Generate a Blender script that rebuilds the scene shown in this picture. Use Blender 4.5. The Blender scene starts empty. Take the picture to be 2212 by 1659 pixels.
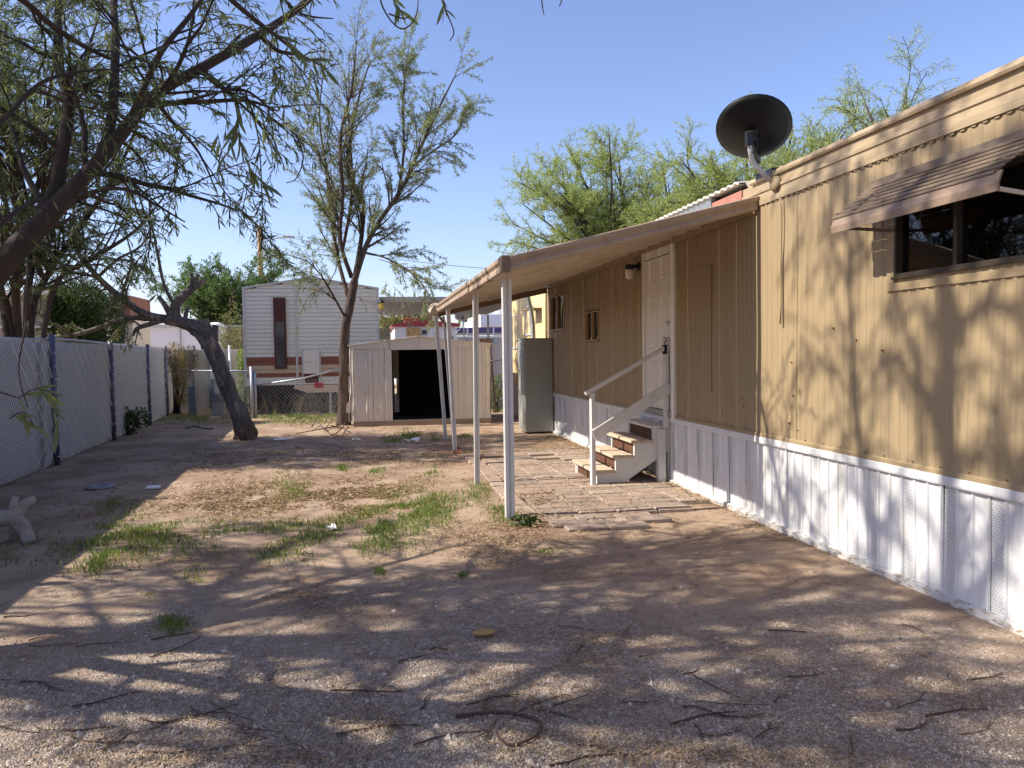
import bpy, math, random
import numpy as np
from mathutils import Vector, Matrix, noise

random.seed(7)
rng = np.random.default_rng(7)
R = math.radians
scene = bpy.context.scene
COL = scene.collection

# ------------------------------------------------------------------ camera
# photograph measured on a 2212 x 1659 grid; F is the focal length in those pixels
F, CX, CY, EYE = 1640.0, 1106.0, 829.5, 1.65
YAW, PITCH, ROLL = math.atan(306 / F), math.atan(69 / F), R(.75)
_f = Vector((math.sin(YAW) * math.cos(PITCH), math.cos(YAW) * math.cos(PITCH), -math.sin(PITCH)))
_r0 = Vector((math.cos(YAW), -math.sin(YAW), 0))
_u0 = _r0.cross(_f)
_r = _r0 * math.cos(ROLL) - _u0 * math.sin(ROLL)
_u = _r.cross(_f)
CAM = Vector((0, 0, EYE))
cd = bpy.data.cameras.new('camera')
cam = bpy.data.objects.new('camera', cd)
COL.objects.link(cam)
M = Matrix.Identity(4)
for i in range(3):
    M[i][0], M[i][1], M[i][2], M[i][3] = _r[i], _u[i], -_f[i], CAM[i]
cam.matrix_world = M
cd.sensor_width = 36
cd.lens = 36 * F / 2212
cd.clip_end = 3000
scene.camera = cam

# ------------------------------------------------------------------ sky, sun, exposure
SUN_EL = R(42)
world = bpy.data.worlds.new('World')
scene.world = world
world.use_nodes = True
wn = world.node_tree
sky = wn.nodes.new('ShaderNodeTexSky')
sky.sky_type = 'NISHITA'
sky.sun_disc = False
sky.sun_elevation = SUN_EL
sky.sun_rotation = R(-90)
sky.air_density = 1.0
sky.dust_density = 0.8
sky.ozone_density = 6.0
wn.nodes['Background'].inputs[1].default_value = 0.13
wb_ = wn.nodes.new('ShaderNodeMix')          # the camera's white balance, even over the whole sky
wb_.data_type = 'RGBA'
wb_.blend_type = 'MULTIPLY'
wb_.inputs[0].default_value = 1
wb_.inputs[7].default_value = (1.29, 1.06, 1.07, 1)
wn.links.new(sky.outputs[0], wb_.inputs[6])
wn.links.new(wb_.outputs[2], wn.nodes['Background'].inputs[0])
sd = bpy.data.lights.new('sun', 'SUN')
sd.energy = 5.0
sd.angle = R(.53)
sd.color = (1, .93, .82)
sun = bpy.data.objects.new('sun', sd)
COL.objects.link(sun)
sun.rotation_euler = Vector((math.cos(SUN_EL), 0.0, -math.sin(SUN_EL))).to_track_quat('-Z', 'Y').to_euler()
scene.view_settings.view_transform = 'Standard'
scene.view_settings.look = 'None'
scene.view_settings.exposure = 0.74
scene.view_settings.gamma = 1
scene.view_settings.use_curve_mapping = False
scene.cycles.max_bounces = 8
scene.cycles.transparent_max_bounces = 12


# ------------------------------------------------------------------ measuring helpers
def ray(px, py):
    return _f + _r * ((px - CX) / F) - _u * ((py - CY) / F)


def G(px, py, z=0.0):
    d = ray(px, py)
    return CAM + d * ((z - EYE) / d.z)


def AX(px, py, X):
    d = ray(px, py)
    return CAM + d * (X / d.x)


def AY(px, py, Y):
    d = ray(px, py)
    return CAM + d * (Y / d.y)


def AD(px, py, D):
    return CAM + ray(px, py) * D


# ------------------------------------------------------------------ mesh helpers
class MB:
    def __init__(s):
        s.v, s.f = [], []

    def add(s, vs, fs):
        o = len(s.v)
        s.v += [tuple(p) for p in vs]
        s.f += [tuple(i + o for i in q) for q in fs]
        return s

    def box(s, x0, x1, y0, y1, z0, z1):
        return s.add([(x0, y0, z0), (x1, y0, z0), (x1, y1, z0), (x0, y1, z0), (x0, y0, z1), (x1, y0, z1), (x1, y1, z1), (x0, y1, z1)],
                     [(0, 3, 2, 1), (4, 5, 6, 7), (0, 1, 5, 4), (1, 2, 6, 5), (2, 3, 7, 6), (3, 0, 4, 7)])

    def bar(s, a, b, w, h, up=(0, 0, 1)):
        a, b = Vector(a), Vector(b)
        d = (b - a).normalized()
        sd_ = d.cross(Vector(up))
        if sd_.length < 1e-4:
            sd_ = d.cross(Vector((0, 1, 0)))
        sd_.normalize()
        u_ = sd_.cross(d)
        vs = []
        for p in (a, b):
            for i, j in ((-1, -1), (1, -1), (1, 1), (-1, 1)):
                vs.append(p + sd_ * (i * w / 2) + u_ * (j * h / 2))
        return s.add(vs, [(3, 2, 1, 0), (4, 5, 6, 7), (0, 1, 5, 4), (1, 2, 6, 5), (2, 3, 7, 6), (3, 0, 4, 7)])

    def tube(s, pts, rad, n=8, cap=True, jit=0.0, furrow=0.0):
        pts = [Vector(p) for p in pts]
        if not hasattr(rad, '__len__'):
            rad = [rad] * len(pts)
        o = len(s.v)
        d = (pts[1] - pts[0]).normalized()
        ref = Vector((0, 0, 1)) if abs(d.z) < .9 else Vector((1, 0, 0))
        a = d.cross(ref).normalized()
        for k, p in enumerate(pts):
            if k == 0:
                t = pts[1] - pts[0]
            elif k == len(pts) - 1:
                t = pts[-1] - pts[-2]
            else:
                t = pts[k + 1] - pts[k - 1]
            t = t.normalized()
            a = (a - t * a.dot(t))
            if a.length < 1e-5:
                a = t.orthogonal()
            a.normalize()
            b = t.cross(a)
            for i in range(n):
                th = 2 * math.pi * i / n
                rr = rad[k]
                if jit:
                    rr *= 1 + jit * noise.noise(Vector((p.x * 3 + math.cos(th) * 1.3, p.y * 3 + math.sin(th) * 1.3, p.z * 2)))
                if furrow:
                    rr *= 1 + furrow * (abs(noise.noise(Vector((math.cos(th) * 4.2, math.sin(th) * 4.2, k * .16)))) * 2 - .5) + furrow * .5 * noise.noise(Vector((math.cos(th) * 9, math.sin(th) * 9, k * .5)))
                s.v.append(tuple(p + a * (math.cos(th) * rr) + b * (math.sin(th) * rr)))
        for k in range(len(pts) - 1):
            for i in range(n):
                j = (i + 1) % n
                s.f.append((o + k * n + i, o + k * n + j, o + (k + 1) * n + j, o + (k + 1) * n + i))
        if cap:
            s.f.append(tuple(o + i for i in reversed(range(n))))
            e = o + (len(pts) - 1) * n
            s.f.append(tuple(e + i for i in range(n)))
        return s

    def extrude(s, poly, axis, a, b):
        """poly: list of 2D points; axis 'x','y','z' with the other two in order"""
        n = len(poly)

        def mk(p, c):
            return {'x': (c, p[0], p[1]), 'y': (p[0], c, p[1]), 'z': (p[0], p[1], c)}[axis]
        vs = [mk(p, a) for p in poly] + [mk(p, b) for p in poly]
        fs = [tuple(range(n))[::-1], tuple(range(n, 2 * n))]
        for i in range(n):
            j = (i + 1) % n
            fs.append((i, j, n + j, n + i))
        return s.add(vs, fs)

    def lathe(s, prof, n=20, c=(0, 0, 0)):
        o = len(s.v)
        for r_, z in prof:
            for i in range(n):
                t = 2 * math.pi * i / n
                s.v.append((c[0] + r_ * math.cos(t), c[1] + r_ * math.sin(t), c[2] + z))
        for k in range(len(prof) - 1):
            for i in range(n):
                j = (i + 1) % n
                s.f.append((o + k * n + i, o + k * n + j, o + (k + 1) * n + j, o + (k + 1) * n + i))
        s.f.append(tuple(o + i for i in reversed(range(n))))
        e = o + (len(prof) - 1) * n
        s.f.append(tuple(e + i for i in range(n)))
        return s

    def xf(s, Mx):
        s.v = [tuple(Mx @ Vector(p)) for p in s.v]
        return s

    def mesh(s, name, m, smooth=False):
        me = bpy.data.meshes.new(name)
        me.from_pydata(s.v, [], s.f)
        if smooth:
            me.polygons.foreach_set('use_smooth', [True] * len(me.polygons))
        if m:
            me.materials.append(m)
        return me

    def build(s, name, m, parent=None, smooth=False, bevel=0.0, fixn=True):
        me = s.mesh(name, m, smooth)
        if fixn and not smooth:
            import bmesh
            bm = bmesh.new()
            bm.from_mesh(me)
            bmesh.ops.recalc_face_normals(bm, faces=bm.faces)
            bm.to_mesh(me)
            bm.free()
        o = link(name, me, parent)
        if bevel:
            md = o.modifiers.new('bevel', 'BEVEL')
            md.width = bevel
            md.segments = 2
            md.limit_method = 'ANGLE'
        return o


def link(name, me, parent=None):
    o = bpy.data.objects.new(name, me)
    COL.objects.link(o)
    if parent:
        o.parent = parent
        o.matrix_parent_inverse = Matrix.Translation(-parent.location) if parent.type == 'EMPTY' and parent.parent is None else Matrix.Identity(4)
    return o


def thing(name, label, cat, loc=(0, 0, 0), group=None):
    o = bpy.data.objects.new(name, None)
    COL.objects.link(o)
    o.location = loc
    o.empty_display_size = .1
    o['label'], o['category'] = label, cat
    if group:
        o['group'] = group
    return o


def tag(o, label, cat, group=None):
    o['label'], o['category'] = label, cat
    if group:
        o['group'] = group
    return o


def struct(o, kind='structure'):
    o['kind'] = kind
    return o


def copy_of(src, parent=None, loc=None):
    c = src.copy()
    COL.objects.link(c)
    if parent is not None:
        c.parent = parent
    if loc is not None:
        c.location = loc
    return c


# ------------------------------------------------------------------ materials
def mat(name, col, rough=.7, var=.12, scale=6, bump=0.0, bscale=60, metal=0.0, spec=.4, col2=None, c2scale=2.0, c2lo=.5, c2hi=.7,
        stretch=(1, 1, 1), streak=None):
    m = bpy.data.materials.new(name)
    m.use_nodes = True
    nt = m.node_tree
    N, L = nt.nodes, nt.links
    b = N['Principled BSDF']
    b.inputs['Roughness'].default_value = rough
    b.inputs['Metallic'].default_value = metal
    b.inputs['Specular IOR Level'].default_value = spec
    geo = N.new('ShaderNodeNewGeometry')
    mp = N.new('ShaderNodeMapping')
    mp.inputs['Scale'].default_value = stretch
    L.new(geo.outputs['Position'], mp.inputs[0])
    n1 = N.new('ShaderNodeTexNoise')
    n1.inputs['Scale'].default_value = scale
    n1.inputs['Detail'].default_value = 5
    n1.inputs['Roughness'].default_value = .65
    L.new(mp.outputs[0], n1.inputs['Vector'])
    mr = N.new('ShaderNodeMapRange')
    mr.inputs['From Min'].default_value = .25
    mr.inputs['From Max'].default_value = .75
    mr.inputs['To Min'].default_value = 1 - var
    mr.inputs['To Max'].default_value = 1 + var
    L.new(n1.outputs[0], mr.inputs[0])
    base = N.new('ShaderNodeRGB')
    base.outputs[0].default_value = (*col, 1)
    cur = base.outputs[0]
    if col2:
        n2 = N.new('ShaderNodeTexNoise')
        n2.inputs['Scale'].default_value = c2scale
        n2.inputs['Detail'].default_value = 6
        n2.inputs['Roughness'].default_value = .7
        L.new(mp.outputs[0], n2.inputs['Vector'])
        r2 = N.new('ShaderNodeMapRange')
        r2.inputs['From Min'].default_value = c2lo
        r2.inputs['From Max'].default_value = c2hi
        L.new(n2.outputs[0], r2.inputs[0])
        mx = N.new('ShaderNodeMix')
        mx.data_type = 'RGBA'
        mx.inputs[7].default_value = (*col2, 1)
        L.new(r2.outputs[0], mx.inputs[0])
        L.new(cur, mx.inputs[6])
        cur = mx.outputs[2]
    mul = N.new('ShaderNodeMix')
    mul.data_type = 'RGBA'
    mul.blend_type = 'MULTIPLY'
    mul.inputs[0].default_value = 1
    L.new(cur, mul.inputs[6])
    L.new(mr.outputs[0], mul.inputs[7])
    L.new(mul.outputs[2], b.inputs['Base Color'])
    if bump:
        n3 = N.new('ShaderNodeTexNoise')
        n3.inputs['Scale'].default_value = bscale
        n3.inputs['Detail'].default_value = 4
        L.new(mp.outputs[0], n3.inputs['Vector'])
        bp = N.new('ShaderNodeBump')
        bp.inputs['Strength'].default_value = bump
        bp.inputs['Distance'].default_value = .02
        L.new(n3.outputs[0], bp.inputs['Height'])
        L.new(bp.outputs[0], b.inputs['Normal'])
    return m


def leafmat(name, c1, c2, trans=.35, rough=.5):
    m = bpy.data.materials.new(name)
    m.use_nodes = True
    nt = m.node_tree
    N, L = nt.nodes, nt.links
    b = N['Principled BSDF']
    b.inputs['Roughness'].default_value = rough
    b.inputs['Specular IOR Level'].default_value = .35
    geo = N.new('ShaderNodeNewGeometry')
    cr = N.new('ShaderNodeMix')
    cr.data_type = 'RGBA'
    cr.inputs[6].default_value = (*c1, 1)
    cr.inputs[7].default_value = (*c2, 1)
    L.new(geo.outputs['Random Per Island'], cr.inputs[0])
    L.new(cr.outputs[2], b.inputs['Base Color'])
    if trans:
        t = N.new('ShaderNodeBsdfTranslucent')
        br = N.new('ShaderNodeMix')
        br.data_type = 'RGBA'
        br.blend_type = 'MULTIPLY'
        br.inputs[0].default_value = 1
        br.inputs[7].default_value = (1.25, 1.3, .6, 1)
        L.new(cr.outputs[2], br.inputs[6])
        L.new(br.outputs[2], t.inputs[0])
        ms = N.new('ShaderNodeMixShader')
        ms.inputs[0].default_value = trans
        L.new(b.outputs[0], ms.inputs[1])
        L.new(t.outputs[0], ms.inputs[2])
        L.new(ms.outputs[0], N['Material Output'].inputs[0])
    return m


def glassmat(name, tint=(.25, .27, .28), refl=1.0):
    m = bpy.data.materials.new(name)
    m.use_nodes = True
    nt = m.node_tree
    N, L = nt.nodes, nt.links
    N.remove(N['Principled BSDF'])
    tr = N.new('ShaderNodeBsdfTransparent')
    tr.inputs[0].default_value = (*tint, 1)
    gl = N.new('ShaderNodeBsdfGlossy')
    gl.inputs['Roughness'].default_value = .02
    gl.inputs['Color'].default_value = (refl, refl, refl, 1)
    fr = N.new('ShaderNodeFresnel')
    fr.inputs[0].default_value = 1.6
    ms = N.new('ShaderNodeMixShader')
    L.new(fr.outputs[0], ms.inputs[0])
    L.new(tr.outputs[0], ms.inputs[1])
    L.new(gl.outputs[0], ms.inputs[2])
    L.new(ms.outputs[0], N['Material Output'].inputs[0])
    return m


WALLX = 3.65
m_tan = mat('tan_siding_paint', (.315, .236, .134), .5, .10, 5, .05, 40, col2=(.24, .172, .095), c2scale=5, stretch=(1, 1, .10), c2lo=.5, c2hi=.78)
m_tan_fascia = mat('weathered_tan_fascia', (.37, .285, .18), .55, .16, 5, .15, 25, col2=(.30, .22, .13), c2scale=3.0, stretch=(1, .35, 3), c2lo=.5, c2hi=.68)
m_yellow = mat('pale_yellow_siding', (.72, .55, .28), .55, .06, 3)
m_white = mat('white_skirt_paint', (.66, .66, .655), .45, .05, 5, .03, 60, col2=(.46, .42, .36), c2scale=6, c2lo=.50, c2hi=.82, stretch=(1, 1, .3))
m_whitefoot = mat('mud_splashed_white_rail', (.60, .59, .56), .6, .1, 6, .2, 60, col2=(.28, .20, .13), c2scale=30, c2lo=.50, c2hi=.62, stretch=(1, .5, 1.5))
m_whitewood = mat('white_painted_wood', (.62, .595, .55), .55, .07, 7, .1, 50, col2=(.55, .47, .38), c2scale=5, c2lo=.6, c2hi=.8)
m_treadwood = mat('worn_cream_tread', (.50, .40, .29), .7, .12, 9, .15, 40, stretch=(.4, 4, 1))
m_redwood = mat('dark_red_brown_wood', (.10, .042, .022), .7, .2, 10, .15, 40)
m_door = mat('white_door_paint', (.70, .66, .60), .4, .03, 3)
m_bronze = mat('bronze_window_frame', (.055, .042, .03), .4, .1, 10, metal=.3)
m_rustframe = mat('tan_window_trim', (.34, .22, .12), .5, .15, 10)
m_glass = glassmat('dark_window_glass')
m_blind = mat('grey_blind', (.30, .30, .31), .6, .05, 5)
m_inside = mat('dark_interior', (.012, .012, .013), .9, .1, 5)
m_black = mat('black_plastic', (.012, .012, .013), .45, .1, 8)
m_dishblack = mat('dark_dish_paint', (.004, .004, .006), .5, .15, 4, spec=.3, col2=(.018, .016, .016), c2scale=3)
m_galv = mat('galvanised_steel', (.42, .43, .42), .38, .12, 12, .03, 30, metal=.75, col2=(.33, .35, .35), c2scale=20)
m_cabinet = mat('brushed_grey_steel_cabinet', (.34, .345, .305), .42, .06, 5, metal=.25, stretch=(1, 1, 6))
m_mast = mat('grey_mast_paint', (.45, .44, .43), .5, .08, 8, metal=.2)
m_nickel = mat('satin_nickel', (.55, .53, .48), .3, .05, 5, metal=.9)
m_lampglass = mat('frosted_lamp_glass', (.62, .56, .47), .25, .05, 20)
m_post = mat('white_steel_post', (.66, .65, .62), .38, .06, 6, col2=(.48, .44, .38), c2scale=4, c2lo=.6, c2hi=.8)
m_awn = mat('cream_awning_paint', (.60, .52, .41), .42, .1, 4, col2=(.44, .35, .25), c2scale=3, c2lo=.5, c2hi=.7, stretch=(1, .4, 1))
m_gutter = mat('tan_gutter_paint', (.40, .295, .205), .4, .1, 5, col2=(.29, .21, .15), c2scale=3)
m_brownfascia = mat('dark_brown_fascia', (.20, .135, .085), .55, .12, 6)
m_slat = mat('weathered_brown_slat', (.185, .14, .10), .5, .14, 5, col2=(.13, .09, .065), c2scale=6, stretch=(1, .3, 1))
m_slatfront = mat('rosy_brown_slat', (.225, .16, .112), .5, .2, 4, col2=(.15, .105, .075), c2scale=6)
m_roof = mat('pale_roof_coating', (.55, .52, .47), .7, .12, 3, .1, 30)
m_redflash = mat('faded_red_flashing', (.34, .15, .11), .6, .15, 6)
m_shed = mat('weathered_cream_shed_paint', (.66, .60, .50), .5, .07, 4, .04, 30, col2=(.47, .38, .30), c2scale=3, c2lo=.56, c2hi=.75, stretch=(1, 1, .4))
m_rust = mat('rusty_steel', (.20, .075, .035), .8, .3, 15, .2, 40)
m_timber = mat('grey_weathered_timber', (.30, .22, .15), .8, .2, 8, .3, 30, stretch=(.3, 1, 3))
m_pole = mat('brown_pole_timber', (.37, .22, .11), .8, .2, 5, .2, 20, stretch=(3, 3, .2))
m_osb = mat('orange_particle_board', (.55, .32, .12), .7, .25, 20)
m_fencepost = mat('blue_grey_fence_post', (.10, .10, .145), .45, .1, 8, metal=.2)
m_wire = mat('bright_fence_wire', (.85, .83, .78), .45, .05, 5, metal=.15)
m_gatepipe = mat('dull_galvanised_pipe', (.34, .36, .40), .45, .12, 12, metal=.5)
m_pedestal = mat('blue_grey_pedestal_paint', (.125, .16, .185), .6, .1, 6)
m_pedestalgrey = mat('grey_pedestal_paint', (.30, .32, .33), .6, .1, 6)
m_rv = mat('white_trailer_siding', (.70, .68, .60), .45, .05, 4, col2=(.55, .54, .50), c2scale=2, c2lo=.55, c2hi=.8)
m_rvbrown = mat('brown_trailer_stripe', (.24, .085, .045), .5, .08, 6)
m_rvtan = mat('tan_trailer_stripe', (.56, .43, .28), .5, .06, 6)
m_rvtrim = mat('grey_white_trailer_trim', (.52, .53, .52), .45, .06, 6)
m_rvwin = mat('dark_red_brown_frame', (.075, .022, .016), .5, .1, 6)
m_rvpane = mat('smoked_trailer_glass', (.045, .045, .05), .12, .1, 4, spec=.6)
m_redlens = mat('red_tail_lens', (.45, .015, .012), .25, .05, 6)
m_cream = mat('cream_bumper_paint', (.62, .53, .40), .5, .1, 6)
m_maroon = mat('maroon_metal_roof', (.36, .05, .055), .5, .1, 4)
m_bldgwhite = mat('white_stucco', (.82, .80, .78), .8, .04, 2)
m_bldggrey = mat('pale_grey_wall', (.50, .49, .47), .8, .08, 2)
m_bldgblue = mat('dark_blue_band', (.07, .06, .17), .6, .1, 2)
m_brick = mat('red_brown_wall', (.26, .10, .06), .8, .15, 3)
m_greymetal = mat('olive_grey_metal_awning', (.40, .38, .33), .45, .08, 4)
m_yellowlamp = mat('yellow_lantern_glass', (.75, .52, .04), .35, .05, 4)
m_paver = mat('pink_tan_paver', (.33, .245, .185), .9, .2, 14, .45, 70, col2=(.24, .165, .115), c2scale=5)
m_paver2 = mat('pale_tan_paver', (.37, .285, .22), .9, .2, 14, .45, 70, col2=(.26, .185, .13), c2scale=5)
m_paper = mat('white_litter', (.78, .77, .75), .7, .05, 9)
m_bluedisc = mat('grey_ring', (.20, .205, .21), .6, .15, 12)
m_stone = mat('ochre_stone', (.40, .25, .09), .8, .2, 15, .3, 40)
m_barkdead = mat('grey_dead_bark', (.12, .10, .088), .9, .6, 9, 1.0, 30, col2=(.34, .25, .17), c2scale=5, c2lo=.56, c2hi=.64, stretch=(1, 1, .28))
m_barkdark = mat('dark_brown_bark', (.050, .036, .028), .9, .35, 8, .7, 30, stretch=(1, 1, .3))
m_barkmid = mat('brown_tree_bark', (.066, .043, .033), .9, .4, 9, .9, 34, stretch=(1, 1, .3))
m_barkred = mat('red_brown_twig', (.16, .085, .065), .85, .2, 8)
m_mesqbark = mat('dark_mesquite_bark', (.065, .05, .04), .9, .3, 8, .4, 30)
m_drift = mat('grey_driftwood', (.36, .32, .28), .85, .4, 9, .9, 34, col2=(.20, .16, .13), c2scale=7, stretch=(.4, 1, 1))
m_twig = mat('dry_dark_twig', (.085, .055, .04), .9, .3, 12)
m_leafA = leafmat('willow_leaf_green', (.055, .082, .036), (.19, .215, .12), .45)
m_leafB = leafmat('grey_green_leaf', (.12, .155, .075), (.29, .32, .20), .4)
m_leafC = leafmat('pale_willow_leaf', (.06, .09, .04), (.20, .23, .13), .45)
m_leafM = leafmat('mesquite_leaf', (.21, .275, .075), (.42, .46, .20), .45)
m_leafFar = leafmat('far_tree_leaf', (.055, .10, .028), (.15, .22, .07), .35)
m_leafOlive = leafmat('olive_far_leaf', (.16, .17, .06), (.28, .27, .11), .35)
m_leafHedge = leafmat('dark_hedge_leaf', (.025, .055, .012), (.08, .12, .03), .3)
m_leafVine = leafmat('brown_vine_leaf', (.15, .10, .045), (.30, .23, .10), .3)
m_grass = leafmat('yard_grass', (.06, .125, .02), (.25, .30, .09), .4)
m_grassdry = leafmat('dry_weed', (.30, .22, .11), (.45, .36, .2), .3)
m_litter = leafmat('dry_leaf_litter', (.11, .064, .036), (.52, .37, .215), .12, .7)
m_pebble = leafmat('mixed_pebble', (.17, .13, .10), (.56, .48, .40), 0, .9)


# ------------------------------------------------------------------ ground
def ground_z(x, y):
    v = Vector((x * .55, y * .55, 0))
    z = .022 * noise.noise(v) + .012 * noise.noise(v * 4.1) + .005 * noise.noise(v * 13)
    fade = min(1, max(0, (WALLX - .05 - x) / .6)) if y < 20 else 1
    return z * (.35 + .65 * fade) - .012


def graded(lo, hi, step, far, grow=1.5):
    a = list(np.arange(lo, hi + 1e-6, step))
    s, p = step, lo
    left = []
    while p > -far:
        s *= grow
        p -= s
        left.append(p)
    s, p = step, hi
    right = []
    while p < far:
        s *= grow
        p += s
        right.append(p)
    return left[::-1] + a + right


xs = graded(-6.2, 4.2, .075, 900)
ys1 = list(np.arange(1.5, 9, .06)) + list(np.arange(9, 26, .13))
s_, p_ = .13, 26
while p_ < 1500:
    s_ *= 1.5
    p_ += s_
    ys1.append(p_)
s_, p_ = .06, 1.5
pre = []
while p_ > -400:
    s_ *= 1.5
    p_ -= s_
    pre.append(p_)
ys = pre[::-1] + ys1
gv = []
for y in ys:
    for x in xs:
        near = -7 < x < 5 and 0 < y < 30
        gv.append((x, y, ground_z(x, y) if near else -.012))
nx = len(xs)
gf = [(j * nx + i, j * nx + i + 1, (j + 1) * nx + i + 1, (j + 1) * nx + i) for j in range(len(ys) - 1) for i in range(nx - 1)]


def ground_material():
    m = bpy.data.materials.new('yard_dirt')
    m.use_nodes = True
    nt = m.node_tree
    N, L = nt.nodes, nt.links
    b = N['Principled BSDF']
    b.inputs['Roughness'].default_value = .95
    b.inputs['Specular IOR Level'].default_value = .15
    geo = N.new('ShaderNodeNewGeometry')
    P = geo.outputs['Position']

    def ns(sc, det=6, ro=.65):
        n = N.new('ShaderNodeTexNoise')
        n.inputs['Scale'].default_value = sc
        n.inputs['Detail'].default_value = det
        n.inputs['Roughness'].default_value = ro
        L.new(P, n.inputs['Vector'])
        return n.outputs[0]

    def rngm(v, a, b_, c=0., d=1.):
        r_ = N.new('ShaderNodeMapRange')
        r_.interpolation_type = 'SMOOTHSTEP'
        r_.inputs[1].default_value, r_.inputs[2].default_value = a, b_
        r_.inputs[3].default_value, r_.inputs[4].default_value = c, d
        L.new(v, r_.inputs[0])
        return r_.outputs[0]

    def mix(fac, a, b_, mode='MIX'):
        x = N.new('ShaderNodeMix')
        x.data_type = 'RGBA'
        x.blend_type = mode
        for s, v in ((0, fac), (6, a), (7, b_)):
            if isinstance(v, (int, float)):
                x.inputs[s].default_value = v
            elif isinstance(v, tuple):
                x.inputs[s].default_value = (*v, 1)
            else:
                L.new(v, x.inputs[s])
        return x.outputs[2]

    def math_(op, a, b_):
        x = N.new('ShaderNodeMath')
        x.operation = op
        for s, v in ((0, a), (1, b_)):
            if isinstance(v, (int, float)):
                x.inputs[s].default_value = v
            else:
                L.new(v, x.inputs[s])
        return x.outputs[0]
    sep = N.new('ShaderNodeSeparateXYZ')
    L.new(P, sep.inputs[0])
    dirt = mix(rngm(ns(1.1), .35, .65), (.245, .165, .11), (.385, .285, .20))
    dirt = mix(rngm(ns(6, 8, .7), .52, .72), dirt, (.17, .11, .074))
    # gravel thrown over the near part of the yard
    edge = math_('ADD', sep.outputs[1], rngm(ns(.8, 4), .2, .8, -1.6, 1.6))
    edge = math_('ADD', edge, rngm(sep.outputs[0], 1.2, 3.6, 0, 1.5))
    grav = rngm(edge, 6.2, 3.9)
    vor = N.new('ShaderNodeTexVoronoi')
    vor.inputs['Scale'].default_value = 95
    L.new(P, vor.inputs['Vector'])
    sv = N.new('ShaderNodeSeparateColor')
    L.new(vor.outputs['Color'], sv.inputs[0])
    stone = mix(sv.outputs[0], (.21, .165, .13), (.52, .44, .365))
    grcol = mix(rngm(ns(22, 3), .42, .62), stone, (.26, .195, .145))
    col = mix(math_('MULTIPLY', grav, .85), dirt, grcol)
    # far, drier pale earth behind the yard
    col = mix(rngm(sep.outputs[1], 26, 34), col, (.40, .31, .22))
    L.new(col, b.inputs['Base Color'])
    h1 = math_('MULTIPLY', ns(38, 6, .7), .7)
    h2 = math_('MULTIPLY', math_('MULTIPLY', rngm(vor.outputs['Distance'], 0, .7, 1, 0), grav), .6)
    bp = N.new('ShaderNodeBump')
    bp.inputs['Strength'].default_value = .75
    bp.inputs['Distance'].default_value = .014
    L.new(math_('ADD', h1, h2), bp.inputs['Height'])
    L.new(bp.outputs[0], b.inputs['Normal'])
    return m


gm = bpy.data.meshes.new('ground')
gm.from_pydata(gv, [], gf)
gm.polygons.foreach_set('use_smooth', [True] * len(gm.polygons))
gm.materials.append(ground_material())
ground = struct(link('ground', gm))
ground['label'] = 'bare brown dirt yard with gravel and dry leaves'


# ------------------------------------------------------------------ the tan mobile home
def corr_profile(y0, y1, pitch=.088, depth=.0075):
    """list of (y, offset) along a corrugated sheet, ribs standing proud"""
    out = [(y0, 0)]
    y = y0
    while y + pitch <= y1 + 1e-6:
        out += [(y + pitch * .52, 0), (y + pitch * .62, depth), (y + pitch * .86, depth), (y + pitch * .96, 0)]
        y += pitch
    out.append((y1, 0))
    return out


def sheet(x, y0, y1, z0, z1, pitch=.088, depth=.0075, dent=0.0):
    m = MB()
    pr = corr_profile(y0, y1, pitch, depth)
    zs = np.linspace(z0, z1, max(2, int((z1 - z0) / .15) + 1)) if dent else [z0, z1]
    n = len(pr)
    for z in zs:
        for y, o in pr:
            d = dent * (noise.noise(Vector((y * 1.7, z * 1.1, x))) + .6 * noise.noise(Vector((y * 6, z * 2.2, x)))) if dent else 0
            m.v.append((x - o + d, y, z))
    for k in range(len(zs) - 1):
        for i in range(n - 1):
            m.f.append((k * n + i, (k + 1) * n + i, (k + 1) * n + i + 1, k * n + i + 1))
    # back side so that the sheet has thickness
    o = len(m.v)
    m.v += [(x + .012, y0, z0), (x + .012, y1, z0), (x + .012, y1, z1), (x + .012, y0, z1)]
    m.f.append((o, o + 1, o + 2, o + 3))
    return m


HY0, HY1 = -.6, 15.45
FLOORZ, EAVEZ, TOPZ = .83, 3.0, 3.26
home = thing('mobile_home', 'long tan corrugated mobile home with white skirting along the right of the yard', 'mobile home', (WALLX, 8, 0))
b = MB().box(3.80, 7.3, HY0 + .05, HY1 - .03, .3, 3.1)
b.build('body', m_inside, home)
# wall sheets, split at openings
ybreaks = [-.6, .6, 1.8, 2.7, 3.62, 4.79, 6.05, 7.25, 8.68, 9.79, 10.75, 11.80, 12.62, 13.99, 15.14, 15.45]
openings = {(3.62, 4.79): (2.13, 2.72), (8.68, 9.79): (.80, 2.955), (11.80, 12.62): (1.80, 2.33), (13.99, 15.14): (2.05, 2.77)}
for pi, (a, c0_) in enumerate(zip(ybreaks[:-1], ybreaks[1:])):
    c = c0_
    LX = WALLX + .004 * (pi % 2)
    op = openings.get((a, c))
    if op is None:
        sheet(LX, a - .006, c + .006, FLOORZ, EAVEZ + .06, dent=.009).build('wall_panel', m_tan, home, fixn=False)
    else:
        if op[0] > FLOORZ + .02:
            sheet(LX, a - .006, c + .006, FLOORZ, op[0], dent=.009).build('wall_panel', m_tan, home, fixn=False)
        sheet(LX, a - .006, c + .006, op[1], EAVEZ + .06, dent=.009).build('wall_panel', m_tan, home, fixn=False)
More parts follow.
